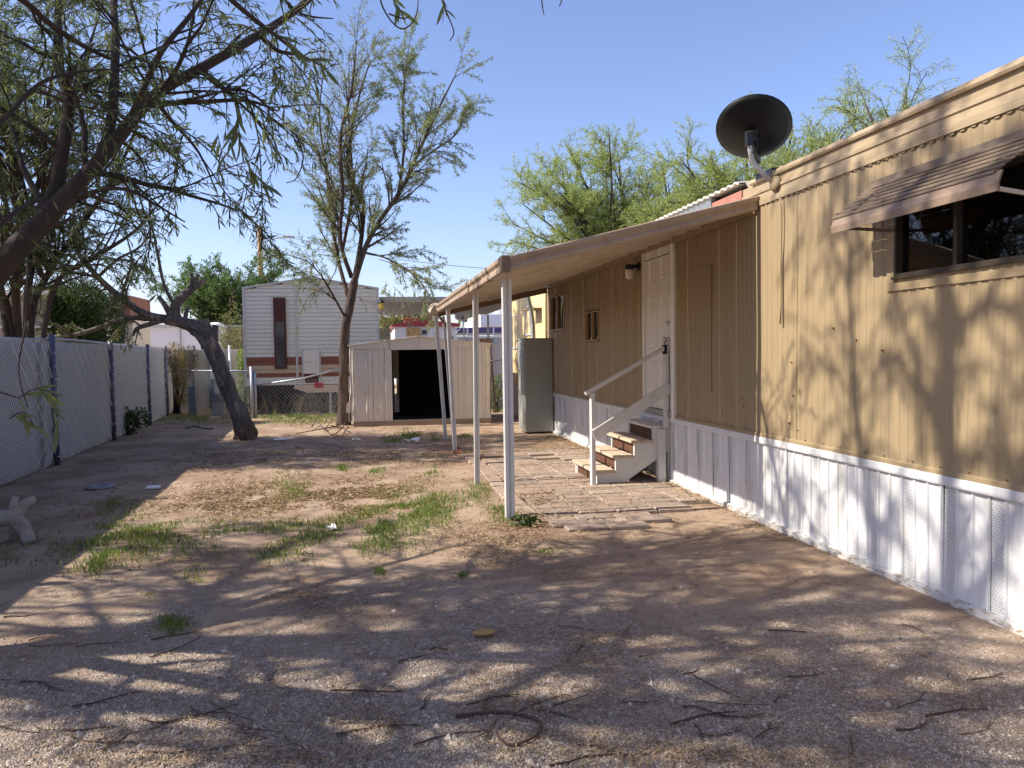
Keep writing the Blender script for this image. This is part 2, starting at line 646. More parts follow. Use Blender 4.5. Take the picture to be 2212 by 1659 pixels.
# end walls
MB().box(3.66, 7.3, HY1 - .03, HY1, .82, 3.1).build('end_wall', m_tan, home)
MB().box(3.66, 7.3, HY0, HY0 + .05, .82, 3.1).build('end_wall', m_tan, home)
# drip rail at wall foot
MB().extrude([(WALLX + .03, FLOORZ - .015), (WALLX - .016, FLOORZ - .015), (WALLX - .016, FLOORZ + .012), (WALLX - .008, FLOORZ + .022), (WALLX + .03, FLOORZ + .022)], 'y', HY0, HY1).build('drip_rail', m_tan, home)
# fascia : three rolled bands along the eave
z = EAVEZ
prof = [(WALLX + .03, z), (WALLX - .022, z - .004), (WALLX - .026, z + .045), (WALLX - .018, z + .05), (WALLX - .018, z + .10), (WALLX - .03, z + .108), (WALLX - .03, z + .135),
        (WALLX - .018, z + .142), (WALLX - .02, z + .205), (WALLX + .03, z + .205)]
MB().extrude(prof, 'y', HY0, 7.35).build('fascia', m_tan_fascia, home)
MB().extrude(prof, 'y', 7.352, HY1).build('fascia', m_tan, home)
# wavy closure where the fascia meets the ribs
m = MB()
y = HY0
while y < 6.6:
    m.extrude([(y, z - .018), (y + .03, z - .018), (y + .038, z - .002), (y - .008, z - .002)], 'x', WALLX - .0135, WALLX - .0105)
    y += .088
struct(m.build('rib_closure', m_tan, home), 'stuff')
# roof edge flashing, lumpy
m = MB()
yy = np.arange(HY0, 6.95, .18)
pr = [(WALLX + .05, z + .205), (WALLX - .045, z + .207), (WALLX - .052, z + .225), (WALLX - .03, z + .262), (WALLX + .05, z + .27)]
for y in yy:
    for k, (px, pz) in enumerate(pr):
        j = .006 * noise.noise(Vector((y * 2.2, k * .7, 3.3)))
        m.v.append((px + j, y, pz + j * 1.2))
n = len(pr)
for k in range(len(yy) - 1):
    for i in range(n):
        j = (i + 1) % n
        m.f.append((k * n + i, (k + 1) * n + i, (k + 1) * n + j, k * n + j))
m.f += [tuple(range(n)), tuple(range((len(yy) - 1) * n, len(yy) * n))[::-1]]
m.build('roof_edge', m_tan_fascia, home)
MB().extrude([(WALLX - .034, z + .12), (WALLX - .036, z + .205), (WALLX + .02, z + .205), (WALLX + .02, z + .12)], 'y', 6.97, 7.62).build('flashing_patch', m_redflash, home)
MB().extrude([(WALLX - .040, z + .13), (WALLX - .045, z + .262), (WALLX + .02, z + .262), (WALLX + .02, z + .13)], 'y', 7.63, HY1).build('flashing', m_galv, home)
# corrugated roof sheet over the rear part, its wavy edge showing
m = MB()
yy = np.arange(6.95, HY1, .035)
for y in yy:
    w = .014 * math.sin(y * 2 * math.pi / .14)
    m.v += [(WALLX - .075, y, z + .285 + w), (5.45, y, z + .46 + w), (7.35, y, z + .285 + w), (7.35, y, z + .27 + w), (5.45, y, z + .445 + w), (WALLX - .075, y, z + .27 + w)]
for k in range(len(yy) - 1):
    for i in range(6):
        j = (i + 1) % 6
        m.f.append((k * 6 + i, (k + 1) * 6 + i, (k + 1) * 6 + j, k * 6 + j))
m.build('roof_sheet', m_roof, home)
MB().extrude([(WALLX - .01, z + .272), (5.45, z + .42), (7.35, z + .272), (7.35, z + .1), (WALLX + .1, z + .1)], 'y', HY0, 6.94).build('roof', m_roof, home)
# black tar patch near the dish
MB().extrude([(WALLX - .055, z + .215), (WALLX - .045, z + .285), (WALLX + .1, z + .30), (WALLX + .1, z + .215)], 'y', 6.38, 6.66).build('tar_patch', m_black, home)
# faint outline of a blocked-up opening right of the door
m = MB()
m.box(WALLX - .012, WALLX, 7.72, 8.60, 2.55, 2.566)
m.box(WALLX - .012, WALLX, 7.71, 7.726, 1.2, 2.566)
m.build('patch_seam', m_tan, home)

# --- screws along the foot of the wall
m = MB()
for k in range(60):
    y = HY0 + .15 + k * .265 + random.uniform(-.03, .03)
    m.box(WALLX - .013, WALLX - .004, y, y + .008, FLOORZ + .03, FLOORZ + .038)
for y, zz in [(6.1, 1.52), (6.08, 1.23), (6.14, .98), (6.0, .93), (7.0, 1.15), (6.98, 1.07), (5.2, 1.7), (4.9, 1.62), (5.5, 1.8)]:
    m.box(WALLX - .016, WALLX - .004, y, y + .014, zz, zz + .014)
struct(m.build('screw', m_rust, home), 'stuff')

# --- windows (frame, mullion, panes, blinds)
def window(y0, y1, z0, z1, mull, frame_mat, name='window', depth=.10, fw=.022, blinds=True, parent=home, x=WALLX, proud=.018):
    m = MB()
    m.box(x - proud, x + .05, y0, y1, z1 - fw, z1)
    m.box(x - proud, x + .05, y0, y1, z0, z0 + fw)
    m.box(x - proud, x + .05, y0, y0 + fw, z0 + fw, z1 - fw)
    m.box(x - proud, x + .05, y1 - fw, y1, z0 + fw, z1 - fw)
    w = m.build(name, frame_mat, parent)
    MB().box(x - proud - .012, x + .01, y0 - .015, y1 + .015, z0 - .016, z0 - .001).build('sill', frame_mat, w)
    ed = [y0 + fw] + list(mull) + [y1 - fw]
    for k in range(len(ed) - 1):
        MB().box(x + .028 + .006 * (k % 2), x + .031 + .006 * (k % 2), ed[k], ed[k + 1], z0 + fw, z1 - fw).build('pane', m_glass, w)
    for q in mull:
        MB().box(x - proud + .006, x + .045, q - .017, q + .017, z0 + fw, z1 - fw).build('mullion', frame_mat, w)
    if blinds:
        m = MB()
        zz = z0 + fw
        while zz < z1 - fw:
            m.add([(x + .075, y0 + fw, zz), (x + .075, y1 - fw, zz), (x + .098, y1 - fw, zz + .018), (x + .098, y0 + fw, zz + .018)], [(0, 1, 2, 3)])
            zz += .022
        struct(m.build('blind', m_blind, w), 'stuff')
    return w


window(3.63, 4.78, 2.14, 2.71, [4.22], m_bronze)
MB().box(WALLX - .014, WALLX + .0, 4.782, 4.86, 2.10, 2.74).build('window_trim', m_tan, home)
MB().box(WALLX - .016, WALLX + .0, 3.55, 4.86, 2.045, 2.098).build('window_trim', m_tan, home)
window(11.82, 12.60, 1.82, 2.31, [12.2], m_rustframe)
window(14.01, 15.12, 2.07, 2.75, [14.6], m_rustframe)

# --- door
dy0, dy1, dz0, dz1 = 8.80, 9.68, .90, 2.83
m = MB()
m.box(WALLX - .030, WALLX + .06, dy0 - .115, dy0 - .004, .80, dz1 + .012)
fr = m.build('door_frame', m_door, home, bevel=.004)
MB().box(WALLX - .030, WALLX + .06, dy1 + .004, dy1 + .095, .80, dz1 + .012).build('jamb', m_door, fr, bevel=.004)
MB().box(WALLX - .033, WALLX + .06, dy0 - .115, dy1 + .095, dz1 + .014, dz1 + .125).build('header', m_door, fr, bevel=.004)
MB().box(WALLX - .05, WALLX + .06, dy0, dy1, .83, dz0 - .008).build('threshold', m_galv, fr)
door = MB().box(WALLX - .012, WALLX + .03, dy0, dy1, dz0, dz1).build('door', m_door, home)


def door_panel(a, c, z0, z1):
    x = WALLX - .012
    m = MB()
    r1, r2 = .028, .05
    o = [(a, z0), (c, z0), (c, z1), (a, z1)]
    i1 = [(a + r1, z0 + r1), (c - r1, z0 + r1), (c - r1, z1 - r1), (a + r1, z1 - r1)]
    i2 = [(a + r2, z0 + r2), (c - r2, z0 + r2), (c - r2, z1 - r2), (a + r2, z1 - r2)]
    m.v = [(x, *p) for p in o] + [(x - .013, p[0], p[1]) for p in [(a + .008, z0 + .008), (c - .008, z0 + .008), (c - .008, z1 - .008), (a + .008, z1 - .008)]] + \
          [(x - .002, *p) for p in i1] + [(x - .012, *p) for p in i2]
    for k in range(3):
        for i in range(4):
            j = (i + 1) % 4
            m.f.append((k * 4 + i, k * 4 + j, k * 4 + 4 + j, k * 4 + 4 + i))
    m.f.append((12, 13, 14, 15))
    m.build('panel', m_door, door)


for (z0, z1) in ((2.33, 2.58), (1.66, 2.21), (1.02, 1.50)):
    door_panel(8.92, 9.17, z0, z1)
    door_panel(9.27, 9.52, z0, z1)


def knob(y, z, r=.03, L=.06, nm='knob', mm=None):
    m = MB().lathe([(r * .9, 0), (r * .9, L * .15), (r * .45, L * .25), (r * .5, L * .5), (r, L * .7), (r * .95, L * .95), (r * .5, L)], 14)
    m.xf(Matrix.Translation((WALLX - .013, y, z)) @ Matrix.Rotation(R(-90), 4, 'Y'))
    m.build(nm, mm or m_nickel, door, smooth=True)


knob(8.885, 2.0 - .02, .032, .03, 'deadbolt')
knob(8.885, 1.78, .032, .075)
lb = MB().box(WALLX - .085, WALLX - .045, 8.852, 8.922, 1.60, 1.715)
lb.tube([(WALLX - .065, 8.865, 1.71), (WALLX - .065, 8.865, 1.78), (WALLX - .065, 8.887, 1.80), (WALLX - .065, 8.909, 1.78), (WALLX - .065, 8.909, 1.71)], .005, 6)
tag(lb.build('lockbox', m_black), 'small black key lockbox hanging from the door knob', 'lockbox')

# --- skirting panels
def skirt_mesh():
    """one vinyl panel .378 wide: flat, rib, flat, rib, perforated strip, rib"""
    m = MB()
    pr = []
    for k, w in enumerate((.126, .126, .126)):
        y = k * .126
        pr += [(y, 0), (y + .006, .013), (y + .018, .013), (y + .024, 0)]
    pr.append((.376, 0))
    n = len(pr)
    for zz in (0.03, .77):
        for y, o in pr:
            m.v.append((-o, y, zz))
    for i in range(n - 1):
        m.f.append((i, n + i, n + i + 1, i + 1))
    return m.mesh('skirt_panel', m_white)


def vent_mesh():
    m = MB()
    row = 0
    zz = .05
    while zz < .75:
        y = .252 + .032 + (.011 if row % 2 else 0)
        while y < .372:
            m.add([(-.0015, y, zz), (-.0015, y + .011, zz + .003), (-.0015, y + .011, zz + .007), (-.0015, y, zz + .005)], [(0, 1, 2, 3)])
            y += .022
        zz += .0165
        row += 1
    return m.mesh('vent_slot', mat('vent_shadow_grey', (.22, .22, .23), .7, .1, 5))


me_s, me_v = skirt_mesh(), vent_mesh()
k = 0
y = HY0
while y < HY1 - .2:
    if not (8.70 < y < 9.62 and False):
        o = link('skirt_panel', me_s, home)
        o.location = (WALLX + .017 + .008 * noise.noise(Vector((y, 0, 0))), y, 0)
        o.rotation_euler = (random.uniform(-.006, .006), random.uniform(-.012, .004), random.uniform(-.012, .012))
        if y < 9.5:
            v = link('vent_slot', me_v, o)
            struct(v, 'stuff')
    y += .378
MB().extrude([(WALLX + .03, .752), (WALLX - .018, .752), (WALLX - .022, .765), (WALLX - .022, .808), (WALLX - .014, .814), (WALLX + .03, .814)], 'y', HY0, HY1).build('skirt_rail', m_white, home)
m = MB()
yy = np.arange(HY0, HY1, .25)
for y in yy:
    j = .008 * noise.noise(Vector((y * 1.3, 5, 0)))
    for px, pz in ((WALLX + .03, -.03), (WALLX - .025 + j, -.03), (WALLX - .022 + j, .038), (WALLX - .006 + j, .042), (WALLX + .03, .042)):
        m.v.append((px, y, pz + j * .5))
for k in range(len(yy) - 1):
    for i in range(5):
        j = (i + 1) % 5
        m.f.append((k * 5 + i, (k + 1) * 5 + i, (k + 1) * 5 + j, k * 5 + j))
m.build('skirt_foot', m_whitefoot, home)

# --- rear section, sunlit and paler
rear = thing('rear_room', 'pale yellow rear room joined behind the tan home, with two windows', 'building', (WALLX, 17.5, 0))
sheet(WALLX + .02, 15.47, 19.55, .8, 3.02, .3, .006).build('wall_panel', m_yellow, rear, fixn=False)
MB().box(3.70, 7, 15.5, 19.53, 0, 3.0).build('body', m_yellow, rear)
MB().extrude([(WALLX - .06, 3.02), (WALLX - .06, 3.10), (7, 3.2), (7, 3.02)], 'y', 15.47, 19.62).build('roof', m_tan, rear)
MB().box(WALLX - .012, WALLX + .03, 15.50, 15.60, .3, 3.015).build('corner_trim', m_tan, rear)
MB().box(WALLX + .01, WALLX + .06, 15.47, 19.55, 0, .79).build('skirt', m_white, rear)
window(16.85, 17.75, 2.05, 2.72, [17.3], m_rvtrim, parent=rear, x=WALLX + .02)
window(18.75, 19.45, 1.75, 2.58, [19.1], m_rvtrim, parent=rear, x=WALLX + .02)
MB().box(WALLX - .3, WALLX + .02, 16.0, 16.7, 2.56, 2.60).build('window_hood', m_slat, rear)

# ------------------------------------------------------------------ porch light
lp = thing('porch_light', 'black porch light with a frosted jar beside the white door', 'lamp', (WALLX, 10.0, 2.78))
ly = 9.95
m = MB().lathe([(.06, 0), (.06, .015), (.045, .03)], 16).xf(Matrix.Translation((WALLX - .008, ly, 2.80)) @ Matrix.Rotation(R(-90), 4, 'Y'))
m.build('back_plate', m_black, lp, smooth=True)
MB().tube([(WALLX - .03, ly, 2.80), (WALLX - .10, ly, 2.80), (WALLX - .13, ly, 2.79)], [.022, .02, .03], 8).build('arm', m_black, lp, smooth=True)
MB().lathe([(.03, .045), (.058, .04), (.060, -.02), (.055, -.025)], 16, (WALLX - .14, ly, 2.78)).build('cap', m_black, lp, smooth=True)
MB().lathe([(.052, -.025), (.056, -.06), (.053, -.13), (.035, -.155), (.005, -.16)], 16, (WALLX - .14, ly, 2.78)).build('jar', m_lampglass, lp, smooth=True)

# ------------------------------------------------------------------ window awning
wa = thing('window_awning', 'slatted brown metal awning over the wide bronze window', 'awning', (WALLX, 4.3, 2.7))
A0, A1 = 3.50, 5.03
n_s = 7
for k in range(n_s):
    t = k / (n_s - 1)
    x = 3.60 - .27 * t
    zc = 2.80 - .215 * t
    e0, e1 = A0 - .05 + .02 * k, A1 - .07 * (0 if k % 2 else .35) + .004 * k
    m = MB()
    # a rolled channel, thin, tilted like a louvre
    pts = [(x + .030, zc + .020), (x + .030, zc + .024), (x - .012, zc + .009), (x - .018, zc + .004), (x - .017, zc - .007), (x - .012, zc - .007), (x - .012, zc + .004)]
    m.extrude(pts, 'y', e0, e1)
    m.build('slat', m_slat, wa)
MB().extrude([(3.335, 2.585), (3.325, 2.588), (3.300, 2.52), (3.302, 2.475), (3.312, 2.475), (3.312, 2.52)], 'y', A0 + .03, A1 - .01).build('front_slat', m_slatfront, wa)
MB().box(WALLX - .03, WALLX - .008, A0 - .05, A1 - .01, 2.80, 2.86).build('wall_strip', m_slat, wa)
for y in (A0 + .12, A0 + .75, A1 - .16):
    MB().bar((3.63, y, 2.815), (3.335, y, 2.575), .02, .008).build('support_bar', m_slat, wa)
MB().bar((3.325, 4.92, 2.50), (WALLX - .02, 4.80, 2.47), .014, .022).build('brace', m_slat, wa)
MB().bar((3.325, A0 + .08, 2.50), (WALLX - .02, A0 + .1, 2.47), .014, .022).build('brace', m_whitewood, wa)

# ------------------------------------------------------------------ roof satellite dish
def dish_mesh(w, h, depth, n=36, rings=8):
    m = MB()
    m.v.append((0, 0, -depth))
    for k in range(1, rings + 1):
        t = k / rings
        for i in range(n):
            a = 2 * math.pi * i / n
            m.v.append((w * t * math.cos(a), h * t * math.sin(a), -depth * (1 - t * t)))
    for i in range(n):
        m.f.append((0, 1 + i, 1 + (i + 1) % n))
    for k in range(rings - 1):
        for i in range(n):
            j = (i + 1) % n
            m.f.append((1 + k * n + i, 1 + (k + 1) * n + i, 1 + (k + 1) * n + j, 1 + k * n + j))
    return m


def oriented(center, axis, up=(0, 0, 1)):
    """matrix whose +Z is axis (dish opens along +Z)"""
    zax = Vector(axis).normalized()
    xax = Vector(up).cross(zax).normalized()
    yax = zax.cross(xax)
    Mx = Matrix.Identity(4)
    for i in range(3):
        Mx[i][0], Mx[i][1], Mx[i][2], Mx[i][3] = xax[i], yax[i], zax[i], center[i]
    return Mx


ds = thing('satellite_dish', 'large dark satellite dish on a bent mast at the tan home roof edge', 'satellite dish', (WALLX - .03, 6.38, 3.13))
DC = AY(1628, 275, 6.45)
aim = Vector((.30, .54, .78))
Md = oriented(DC, aim)
dm = dish_mesh(.325, .335, .06)
o = dm.xf(Md).build('reflector', m_dishblack, ds, smooth=True)
md = o.modifiers.new('solid', 'SOLIDIFY')
md.thickness = .008
m = MB()
m.tube([Md @ Vector((.326 * math.cos(t), .336 * math.sin(t), 0)) for t in np.linspace(0, 2 * math.pi, 37)], .007, 6)
m.build('rim', m_dishblack, ds, smooth=True)
mt = AX(1672, 397, WALLX - .035)
bend = AY(1624, 350, 6.38)
top = AY(1617, 300, 6.34)
MB().tube([mt, mt.lerp(bend, .5), mt.lerp(bend, .85), bend + Vector((0, 0, .02)), bend.lerp(top, .3), top], .021, 12).build('mast', m_mast, ds, smooth=True)
back = Md @ Vector((.0, -.02, -.075))
m = MB().bar(top + Vector((0, 0, -.06)), top + Vector((0, 0, .055)), .05, .05, (0, 1, 0))
m.bar(top + Vector((0, 0, .02)), back, .07, .09)
m.bar(back + Vector((-.05, -.02, -.08)), back + Vector((.02, -.02, .05)), .04, .03)
m.build('bracket', m_black, ds, bevel=.004)
m = MB().bar(top + Vector((0, -.005, -.05)), top + Vector((0, -.005, .05)), .036, .036, (0, 1, 0))
m.build('clamp', m_mast, ds)
lnb = Md @ Vector((-.05, -.34, -.02))
MB().bar(back + Vector((-.04, 0, -.05)), lnb + Vector((0, .02, -.02)), .045, .06).build('feed_arm', m_black, ds, bevel=.006)
MB().tube([top + Vector((.03, 0, .05)), top + Vector((.07, -.01, .04)), top + Vector((.085, -.01, -.05)), top + Vector((.06, 0, -.13)), top + Vector((.02, .01, -.10))], .006, 6).build('cable_loop', m_black, ds, smooth=True)
m = MB().lathe([(.075, 0), (.075, .004), (.055, .03), (.02, .036)], 18).xf(Matrix.Translation(mt + Vector((.005, -.02, 0))) @ Matrix.Rotation(R(-80), 4, 'Y'))
m.build('mount_plate', m_tan, ds, smooth=True)
cab = [AX(1683, 420, WALLX - .05), AX(1688, 470, WALLX - .03), AX(1687, 560, WALLX - .02), AX(1687, 660, WALLX - .02), AX(1685, 700, WALLX - .03)]
tag(MB().tube(cab, .007, 6).build('coaxial_cable', m_tan, smooth=True), 'thin tan cable hanging down the wall below the roof dish', 'cable')

# ------------------------------------------------------------------ patio cover
pc = thing('patio_cover', 'cream metal patio cover on white posts, its far corner bent', 'patio cover', (2.4, 11, 0))
PX0, PY0, PY1 = 1.20, 6.72, 15.35
zi, zo = 2.97, 2.425
# roof pans: ridged sheets running out from the wall, each a piece of its own
y = PY0 + .02
while y < PY1 - .1:
    w = min(.40, PY1 - .02 - y)
    far = max(0, (y - 13.6) / 1.7)
    sag = -.10 * far
    m = MB()
    pr = [(0, 0), (.012, .022), (.03, .022), (.042, 0), (w * .5 - .02, 0), (w * .5 - .01, .01), (w * .5 + .01, .01), (w * .5 + .02, 0), (w - .002, 0)]
    nn = len(pr)
    for (X, Z) in ((WALLX - .012, zi), (PX0 + .02, zo + .02 + sag)):
        for t, hgt in pr:
            m.v.append((X, y + t, Z + .05 - hgt))
        for t, hgt in pr:
            m.v.append((X, y + t, Z + .056 - hgt))
    for i in range(nn - 1):
        m.f += [(i, 2 * nn + i, 2 * nn + i + 1, i + 1), (nn + i, nn + i + 1, 3 * nn + i + 1, 3 * nn + i)]
    m.build('roof_pan', m_awn, pc)
    y += .40


def gutter(a, b, out, name, mm, hgt=.135):
    """rolled gutter profile from a to b; out = outward horizontal unit vector"""
    a, b, out = Vector(a), Vector(b), Vector(out)
    pr = [(0, 0), (.035, 0), (.052, .012), (.056, .04), (.046, .058), (.050, .072), (.072, .095), (.076, hgt - .008), (.068, hgt), (0, hgt)]
    m = MB()
    for p in (a, b):
        for t, h in pr:
            m.v.append(tuple(p + out * t + Vector((0, 0, h))))
    n = len(pr)
    for i in range(n):
        j = (i + 1) % n
        m.f.append((i, j, n + j, n + i))
    m.f += [tuple(range(n))[::-1], tuple(range(n, 2 * n))]
    return m.build(name, mm, pc)


gutter((WALLX - .03, PY0, zi - .015), (PX0 + .03, PY0 + .0, zo - .06), (0, -1, 0), 'end_gutter', m_gutter)
cor = MB().bar((PX0 + .0, PY0 - .03, zo - .065), (PX0 + .0, PY0 - .03, zo + .083), .085, .10, (0, 1, 0)).build('corner_cap', m_brownfascia, pc, bevel=.012)
m_gutterst = mat('stained_tan_gutter', (.42, .31, .215), .4, .1, 5, col2=(.07, .05, .04), c2scale=6, c2lo=.53, c2hi=.60, stretch=(.6, 1, .25))
gutter((PX0 + .03, PY0 + .03, zo - .06), (PX0 + .05, 9.2, zo - .055), (-1, 0, 0), 'eave_gutter', m_gutterst)
gutter((PX0 + .036, 9.205, zo - .055), (PX0 + .05, 13.35, zo - .05), (-1, 0, 0), 'eave_gutter', m_gutter)
# bent far stretch of the eave
m = MB()
g = [(PX0 + .05, 13.36, zo - .045), (PX0 + .0, 13.75, zo - .0), (PX0 - .04, 14.05, zo - .02), (PX0 - .03, 14.45, zo - .13)]
pr = [(0, 0), (.04, -.004), (.058, .03), (.05, .058), (.075, .09), (.07, .13), (0, .135)]
tw = [0, .12, .35, .5]
for (p, t) in zip(g, tw):
    for q, h in pr:
        m.v.append((p[0] - q * math.cos(t) - h * math.sin(t) * .5, p[1], p[2] + h * math.cos(t) - q * math.sin(t)))
n = len(pr)
for k in range(len(g) - 1):
    for i in range(n):
        j = (i + 1) % n
        m.f.append((k * n + i, k * n + j, (k + 1) * n + j, (k + 1) * n + i))
m.f += [tuple(range(n))[::-1], tuple(range((len(g) - 1) * n, len(g) * n))]
m.build('bent_gutter', m_gutter, pc)
m = MB()
m.add([(PX0 + .05, 13.3, zo + .11), (PX0 - .08, 13.5, zo + .06), (PX0 - .12, 13.8, zo - .05), (PX0 + .02, 13.75, zo - .09), (PX0 - .02, 14.0, zo + .10), (PX0 - .14, 14.1, zo + .02)],
      [(0, 1, 4), (1, 5, 4), (1, 2, 5), (2, 3, 5), (0, 3, 2, 1)])
m.build('torn_flap', m_awn, pc, fixn=False)
MB().bar((WALLX - .03, PY1, zi - .05), (PX0 + .05, PY1 - .35, zo - .02), .03, .12).build('end_fascia', m_brownfascia, pc)
MB().box(WALLX - .035, WALLX - .010, PY0, PY1, zi - .035, zi + .03).build('ledger', m_tan, pc)


def channel_post(a, b, w=.075, name='post'):
    """cold-rolled C post with a groove down its face"""
    a, b = Vector(a), Vector(b)
    h = w / 2
    g_ = .011
    pr = [(-h, -h), (-g_, -h), (-g_, -h + .018), (g_, -h + .018), (g_, -h), (h, -h), (h, -g_), (h - .012, -g_), (h - .012, g_), (h, g_), (h, h), (-h, h), (-h, g_), (-h + .012, g_), (-h + .012, -g_), (-h, -g_)]
    m = MB()
    for p in (a, b):
        for q in pr:
            m.v.append((p.x + q[0], p.y + q[1], p.z))
    n = len(pr)
    for i in range(n):
        j = (i + 1) % n
        m.f.append((i, j, n + j, n + i))
    m.f += [tuple(range(n))[::-1], tuple(range(n, 2 * n))]
    return m.build(name, m_post, pc)


channel_post((1.335, 7.36, -.03), (1.33, 7.36, zo - .055), .088)
channel_post((1.295, 9.42, -.03), (1.31, 9.42, zo - .05), .066)
channel_post((1.36, 12.51, -.03), (1.28, 12.51, zo - .045), .066)
channel_post((1.40, 14.52, -.03), (1.25, 14.45, zo - .06), .066)
channel_post((1.62, 15.2, -.03), (1.45, 15.1, zo - .05), .05)
# plate bent at the foot of the third post and a loose strap at the torn corner
MB().add([(1.30, 12.44, 0), (1.46, 12.42, .0), (1.44, 12.5, .07), (1.40, 12.56, .10), (1.33, 12.58, .02)], [(0, 1, 2), (0, 2, 3, 4), (1, 2, 3)]).build('post_foot', m_rust, pc, fixn=False)
MB().bar((PX0 + .02, 13.9, zo - .03), (1.47, 13.6, 1.9), .045, .012).build('loose_strap', m_slat, pc)

# ------------------------------------------------------------------ wooden steps
st = thing('entry_steps', 'white wooden entry steps with a single handrail below the door', 'steps', (3.1, 9.4, 0))
SY0, SY1 = 8.95, 9.88
rise, run, sx = .178, .243, 2.69
for yk in (SY0, SY1 - .045):
    poly = [(sx + .03, 0)]
    for i in range(4):
        poly += [(sx + .03 + run * i, rise * (i + 1) - .035), (sx + .03 + run * (i + 1), rise * (i + 1) - .035)]
    poly = [(sx + .03, .0), (sx + .03, rise - .035)]
    for i in range(4):
        poly.append((sx + .03 + run * (i + 1), rise * (i + 1) - .035))
        if i < 3:
            poly.append((sx + .03 + run * (i + 1), rise * (i + 2) - .035))
    poly += [(sx + .03 + run * 4, rise * 4 - .30), (sx + .36, 0)]
    MB().extrude(poly, 'y', yk, yk + .042).build('stringer', m_whitewood, st)
for i in range(4):
    x0 = sx + run * i - .012
    zt = rise * (i + 1)
    for k in range(2):
        MB().box(x0 + k * .136, x0 + k * .136 + .131, SY0 - .03, SY1 + .09, zt - .034, zt + random.uniform(0, .003)).build('tread_board', m_treadwood if i < 3 else m_whitewood, st, bevel=.004)
    if i:
        MB().box(x0 + .06, x0 + .08, SY0 + .044, SY1 - .05, zt - rise + .005, zt - .036).build('riser_board', m_redwood, st)
MB().box(sx + .05, sx + .07, SY0 + .044, SY1 - .05, .01, rise - .036).build('riser_board', m_redwood, st)
MB().box(sx + .02, sx + .06, SY1 - .02, SY1 + .03, 0, rise - .036).build('block', m_whitewood, st)
MB().box(3.19, 3.33, SY1 - .2, SY1 - .05, 0, .32).build('block', m_timber, st)
MB().box(3.50, 3.60, SY0 - .05, SY0 + .04, 0, rise * 4 - .037).build('post', m_whitewood, st, bevel=.004)
MB().box(3.52, 3.60, SY1 - .06, SY1 + .03, 0, rise * 4 - .037).build('post', m_whitewood, st, bevel=.004)
MB().bar((2.655, SY0 - .045, 0), (2.655, SY0 - .045, 1.14), .05, .085, (0, 1, 0)).build('rail_post', m_whitewood, st, bevel=.004)
MB().bar((3.60, SY0 - .055, .70), (3.60, SY0 - .055, 1.69), .045, .085, (0, 1, 0)).build('rail_post', m_whitewood, st, bevel=.004)
MB().bar((2.57, SY0 - .045, 1.13), (3.63, SY0 - .05, 1.70), .09, .042).build('handrail', m_whitewood, st, bevel=.004)
MB().bar((2.655, SY0 - .09, .62), (3.645, SY0 - .10, 1.20), .036, .135).build('middle_rail', m_whitewood, st, bevel=.004)

# ------------------------------------------------------------------ steel cabinet and duct
cb = thing('furnace_cabinet', 'tall plain grey steel cabinet standing against the far end of the tan wall', 'cabinet', (3.35, 15.3, 0))
MB().box(3.06, 3.63, 14.95, 15.62, .03, 1.90).build('body', m_cabinet, cb, bevel=.008)
MB().box(3.04, 3.64, 14.93, 15.64, 1.90, 1.925).build('lid', m_cabinet, cb, bevel=.004)
dr = MB().box(3.045, 3.059, 14.97, 15.60, .08, 1.86).build('door', m_cabinet, cb)
for k in range(12):
    for z0 in (.25, 1.3):
        MB().extrude([(3.045, z0 + k * .036), (3.030, z0 + k * .036), (3.045, z0 + k * .036 + .018)], 'y', 15.04, 15.52).build('louvre', m_cabinet, dr)
pts = [AY(1152, 735, 15.5), AY(1151, 700, 15.55), AY(1147, 670, 15.6), AY(1140, 640, 15.62), AY(1130, 615, 15.62)]
m = MB()
fine = []
for k in range(len(pts) - 1):
    for t in np.linspace(0, 1, 14, endpoint=False):
        fine.append(pts[k].lerp(pts[k + 1], t))
m.tube(fine, [.055 if i % 2 else .047 for i in range(len(fine))], 10)
tag(m.build('flexible_duct', m_galv, smooth=True), 'silver flexible duct rising from the top of the grey steel cabinet', 'duct')

# ------------------------------------------------------------------ paved patio
pv = struct(bpy.data.objects.new('patio', None))
COL.objects.link(pv)
pv['label'] = 'patio of pink tan concrete pavers in front of the steps'


def paver_mesh(lx, ly, mm):
    m = MB()
    c, h = .008, .05
    hx, hy = lx / 2 - .009, ly / 2 - .009
    lv = [(-h, 0), (-.008, 0), (0, c)]
    for zz, q in lv:
        m.v += [(-hx + q, -hy + q, zz), (hx - q, -hy + q, zz), (hx - q, hy - q, zz), (-hx + q, hy - q, zz)]
    for k in range(2):
        for i in range(4):
            j = (i + 1) % 4
            m.f.append((k * 4 + i, k * 4 + j, k * 4 + 4 + j, k * 4 + 4 + i))
    m.f.append((8, 9, 10, 11))
    return m.mesh('paver', mm)


m_paver3 = mat('grey_brown_paver', (.28, .22, .175), .9, .2, 14, .45, 70, col2=(.21, .15, .11), c2scale=5)
MB().box(1.46, 3.62, 7.62, 11.2, -.03, -.008).build('bedding', mat('dark_joint_sand', (.10, .07, .05), .95, .2, 20), pv)
pmesh = [paver_mesh(.40, .20, m_paver), paver_mesh(.40, .20, m_paver2), paver_mesh(.40, .20, m_paver3)]
bmesh_ = [paver_mesh(.20, .40, m_paver2), paver_mesh(.20, .40, m_paver)]


def put_paver(me, x, y, rot=0):
    o = link('paver', me, pv)
    o.location = (x, y, .016 + random.uniform(-.005, .006))
    o.rotation_euler = (random.uniform(-.012, .012), random.uniform(-.012, .012), rot + random.uniform(-.02, .02))


